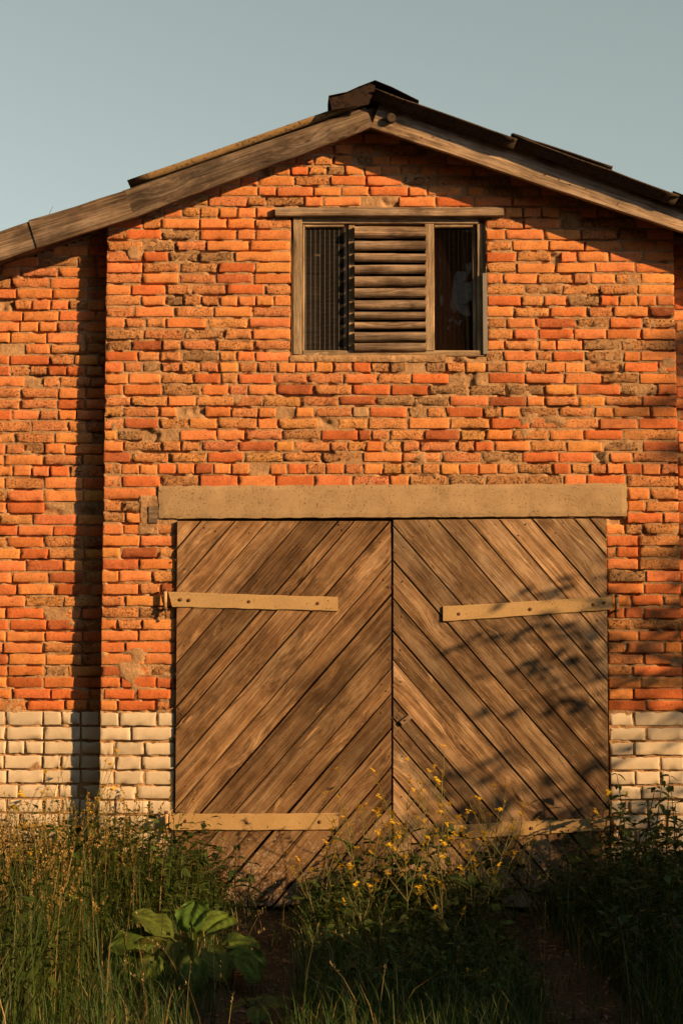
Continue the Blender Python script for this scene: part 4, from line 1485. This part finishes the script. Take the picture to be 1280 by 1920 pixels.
# ------------------------------------------------------------------ trees beyond the right edge of the picture (their shade falls on the door)
def leaf_cloud(centres, n_per, size, col, seed):
    rg = np.random.default_rng(seed)
    P_ = []
    for (c, r) in centres:
        k = int(n_per * (r[0] * r[1] * r[2]) ** (1 / 3) * 3)
        u = rg.normal(0, 1, (k, 3)); u /= np.linalg.norm(u, axis=1)[:, None]
        u *= rg.random((k, 1)) ** .45
        P_.append(np.array(c) + u * np.array(r))
    p = np.concatenate(P_); n = len(p)
    a = rg.uniform(0, 6.28, n); el = rg.uniform(-.9, .5, n)
    d = np.stack([np.cos(a) * np.cos(el), np.sin(a) * np.cos(el), np.sin(el)], -1)
    s = np.cross(d, rg.normal(0, 1, (n, 3))); s /= np.linalg.norm(s, axis=1)[:, None]
    L = size * rg.uniform(.6, 1.3, (n, 1)); w = L * .28
    Q = np.stack([p, p + d * L * .5 + s * w, p + d * L, p + d * L * .5 - s * w], 1).reshape(-1, 3)
    C = np.repeat(np.array(col)[None] * rg.uniform(.6, 1.4, (n, 1)), 4, 0)
    return Q, (np.arange(n) * 4)[:, None] + np.arange(4)[None], C


def tree(name, base, trunk_pts, trunk_r, limbs, centres, n_per, size, label, seed, col=(.05, .085, .022)):
    root = link(name, None, label=label, category='tree' if 'tree' in name else 'shrub', group='trees and shrubs shading the yard')
    root.location = base
    B = Vector(base)
    mm = MB().tube([Vector(p) - B for p in trunk_pts], trunk_r, 10)
    for l in limbs:
        mm.tube([Vector(p) - B for p in l[0]], l[1], 6)
    link('trunk', mm.me('trunk', M['barge'], True), root)
    Q, F, C = leaf_cloud([((c[0] - base[0], c[1] - base[1], c[2] - base[2]), r) for c, r in centres], n_per, size, col, seed)
    link('crown', mesh('crown', Q, F, M['leaf'], False, C), root)


def sh(X, Z, d):
    """point d metres in front of the wall whose sun shadow falls on the wall at (X, Z)"""
    return (X + 1.67 * d, -d, Z + .69 * d)


# tree with low drooping boughs
base = (8.6, -3.2, 0)
boughs = []; cents = []
root_pt = Vector((8.4, -3.1, 3.4))
rgt = random.Random(12)
for (X, Z, d, spread, cnt) in ((1.45, 2.10, 2.3, .22, 3), (1.15, 1.78, 2.4, .25, 3), (1.50, 1.62, 2.3, .30, 4), (1.30, 1.36, 2.5, .28, 3), (1.75, 1.38, 2.3, .22, 2),
                               (1.95, 2.06, 2.4, .22, 3), (2.2, 1.78, 2.4, .22, 2), (1.95, .98, 2.6, .2, 2)):
    tip = Vector(sh(X - spread, Z - spread * .35, d)); mid = root_pt.lerp(tip, .6) + Vector((0, 0, .25))
    boughs.append(([root_pt, mid, tip], [.03, .012, .004]))
    for q_ in range(cnt):
        t = q_ / max(1, cnt - 1)
        c = sh(X - spread + 2 * spread * t + rgt.uniform(-.05, .05), Z - spread * .35 + spread * .6 * t + rgt.uniform(-.04, .04), d)
        cents.append((c, (.20, .07, .022)))
crown = [((10.5 + dx, -3.4 + dy, zz), (1.3, 1.2, .9)) for dx, dy, zz in ((0, 0, 4.4), (.9, .5, 4.9), (.3, -.9, 5.2), (1.2, -.6, 4.2), (.2, .6, 5.6))]
tree('leafy_tree', base, [(8.6, -3.2, -.1), (8.55, -3.2, 1.6), (8.4, -3.1, 3.2), (8.8, -3.3, 4.6), (9.1, -3.4, 5.6)], [.17, .13, .11, .07, .03], boughs,
     [(c, r) for c, r in cents], 36, .085, 'tree outside the picture whose drooping boughs shade the door and pier', 5)
Q, F, C = leaf_cloud([((c[0] - base[0], c[1] - base[1], c[2]), r) for c, r in crown], 700, .10, (.05, .085, .022), 6)
link('crown', mesh('crown', Q, F, M['leaf'], False, C), bpy.data.objects['leafy_tree'])

# lower shrub nearer the wall: mottled shade on the foot of the door
cents = []
for (X, Z, d, r) in ((.80, .80, 3.2, .20), (1.05, .62, 3.2, .22), (1.35, .72, 3.1, .2), (1.62, .66, 3.1, .2), (1.75, .9, 3.0, .15), (.55, .50, 3.3, .2), (1.0, .95, 3.2, .10), (1.5, .42, 3.2, .25),
                     (1.95, .55, 3.0, .3), (.3, .38, 3.3, .2), (.8, .4, 3.3, .3), (2.3, .75, 3.0, .25)):
    cents.append((sh(X, Z, d), (r, r * .8, r * .55)))
tree('elder_shrub', (6.4, -3.2, 0), [(6.4, -3.2, -.1), (6.4, -3.2, .9), (6.3, -3.15, 1.9), (6.3, -3.1, 2.7)], [.06, .05, .035, .012],
     [([(6.38, -3.2, .9), Vector(c[0])], [.025, .006]) for c in cents[::2]], cents, 48, .10, 'shrub outside the picture whose shade mottles the foot of the door', 8)
cents2 = []
rgc = random.Random(3)
for (x0, x1, ztop, y0) in ((2.9, 3.9, 1.75, -5.5), (3.7, 4.6, 2.1, -5.6), (4.4, 5.6, 2.1, -5.6), (5.4, 6.8, 2.6, -5.9), (6.6, 8.0, 3.05, -6.1), (7.8, 9.4, 3.55, -6.2), (9.2, 10.8, 4.3, -6.1), (10.6, 12.4, 4.5, -6.1), (12.2, 14.0, 4.75, -6.0)):
    cs = []
    for k in range(9):
        z = ztop * (k + .5) / 9.5
        for j in range(2):
            cs.append((((x0 + x1) / 2 + rgc.uniform(-.35, .35) * (x1 - x0), y0 + rgc.uniform(-.35, .35), z), ((x1 - x0) * .42, .6, ztop * .10)))
    xm = (x0 + x1) / 2
    tree('hedge_shrub', (xm, y0, 0), [(xm, y0, -.1), (xm + .05, y0, ztop * .5), (xm, y0 + .05, ztop * .9)], [.06, .045, .01], [], cs, 290, .12,
         'shrub of the hedge outside the picture that shades the yard', 30 + int(x0))

# unseen trees added behind and beside the camera to cut sky light
wr = random.Random(77)
SKY_BLOCKERS = [(-26, -24), (-19, -27), (-12, -25), (-5, -27), (2, -25), (9, -27), (16, -26), (-17, -17), (-16, -10), (-15.5, -3), (-33, -16), (19, 1), (20, -5), (-22, -21), (-1.5, -30), (5.5, -30), (-12.5, -7), (-13, -14), (-12, 0), (12, -24), (-9, -21), (-2, -22), (5, -21)]
for i, (tx, ty) in enumerate(SKY_BLOCKERS):
    H = wr.uniform(19, 24)
    cs = []
    for k in range(16):
        t = (k + .5) / 16; zz = 1.0 + (H - 1.5) * t; rad = 3.6 * math.sin(math.pi * min(1, .22 + .74 * t)) ** .7
        a = wr.uniform(0, 6.28); q_ = wr.uniform(.2, .75) * rad
        cs.append(((tx + math.cos(a) * q_, ty + math.sin(a) * q_, zz), (rad * .7, rad * .7, H * .085)))
    limbs = [([(tx, ty, H * .35), c[0]], [.12, .03]) for c in cs[4::3]]
    tree('sky_block_tree', (tx, ty, 0), [(tx, ty, -.2), (tx + .1, ty, H * .4), (tx - .1, ty, H * .9)], [.32, .22, .04], limbs, cs, 150, .5,
         'tall unseen tree added around the camera to cut sky light', 500 + i)
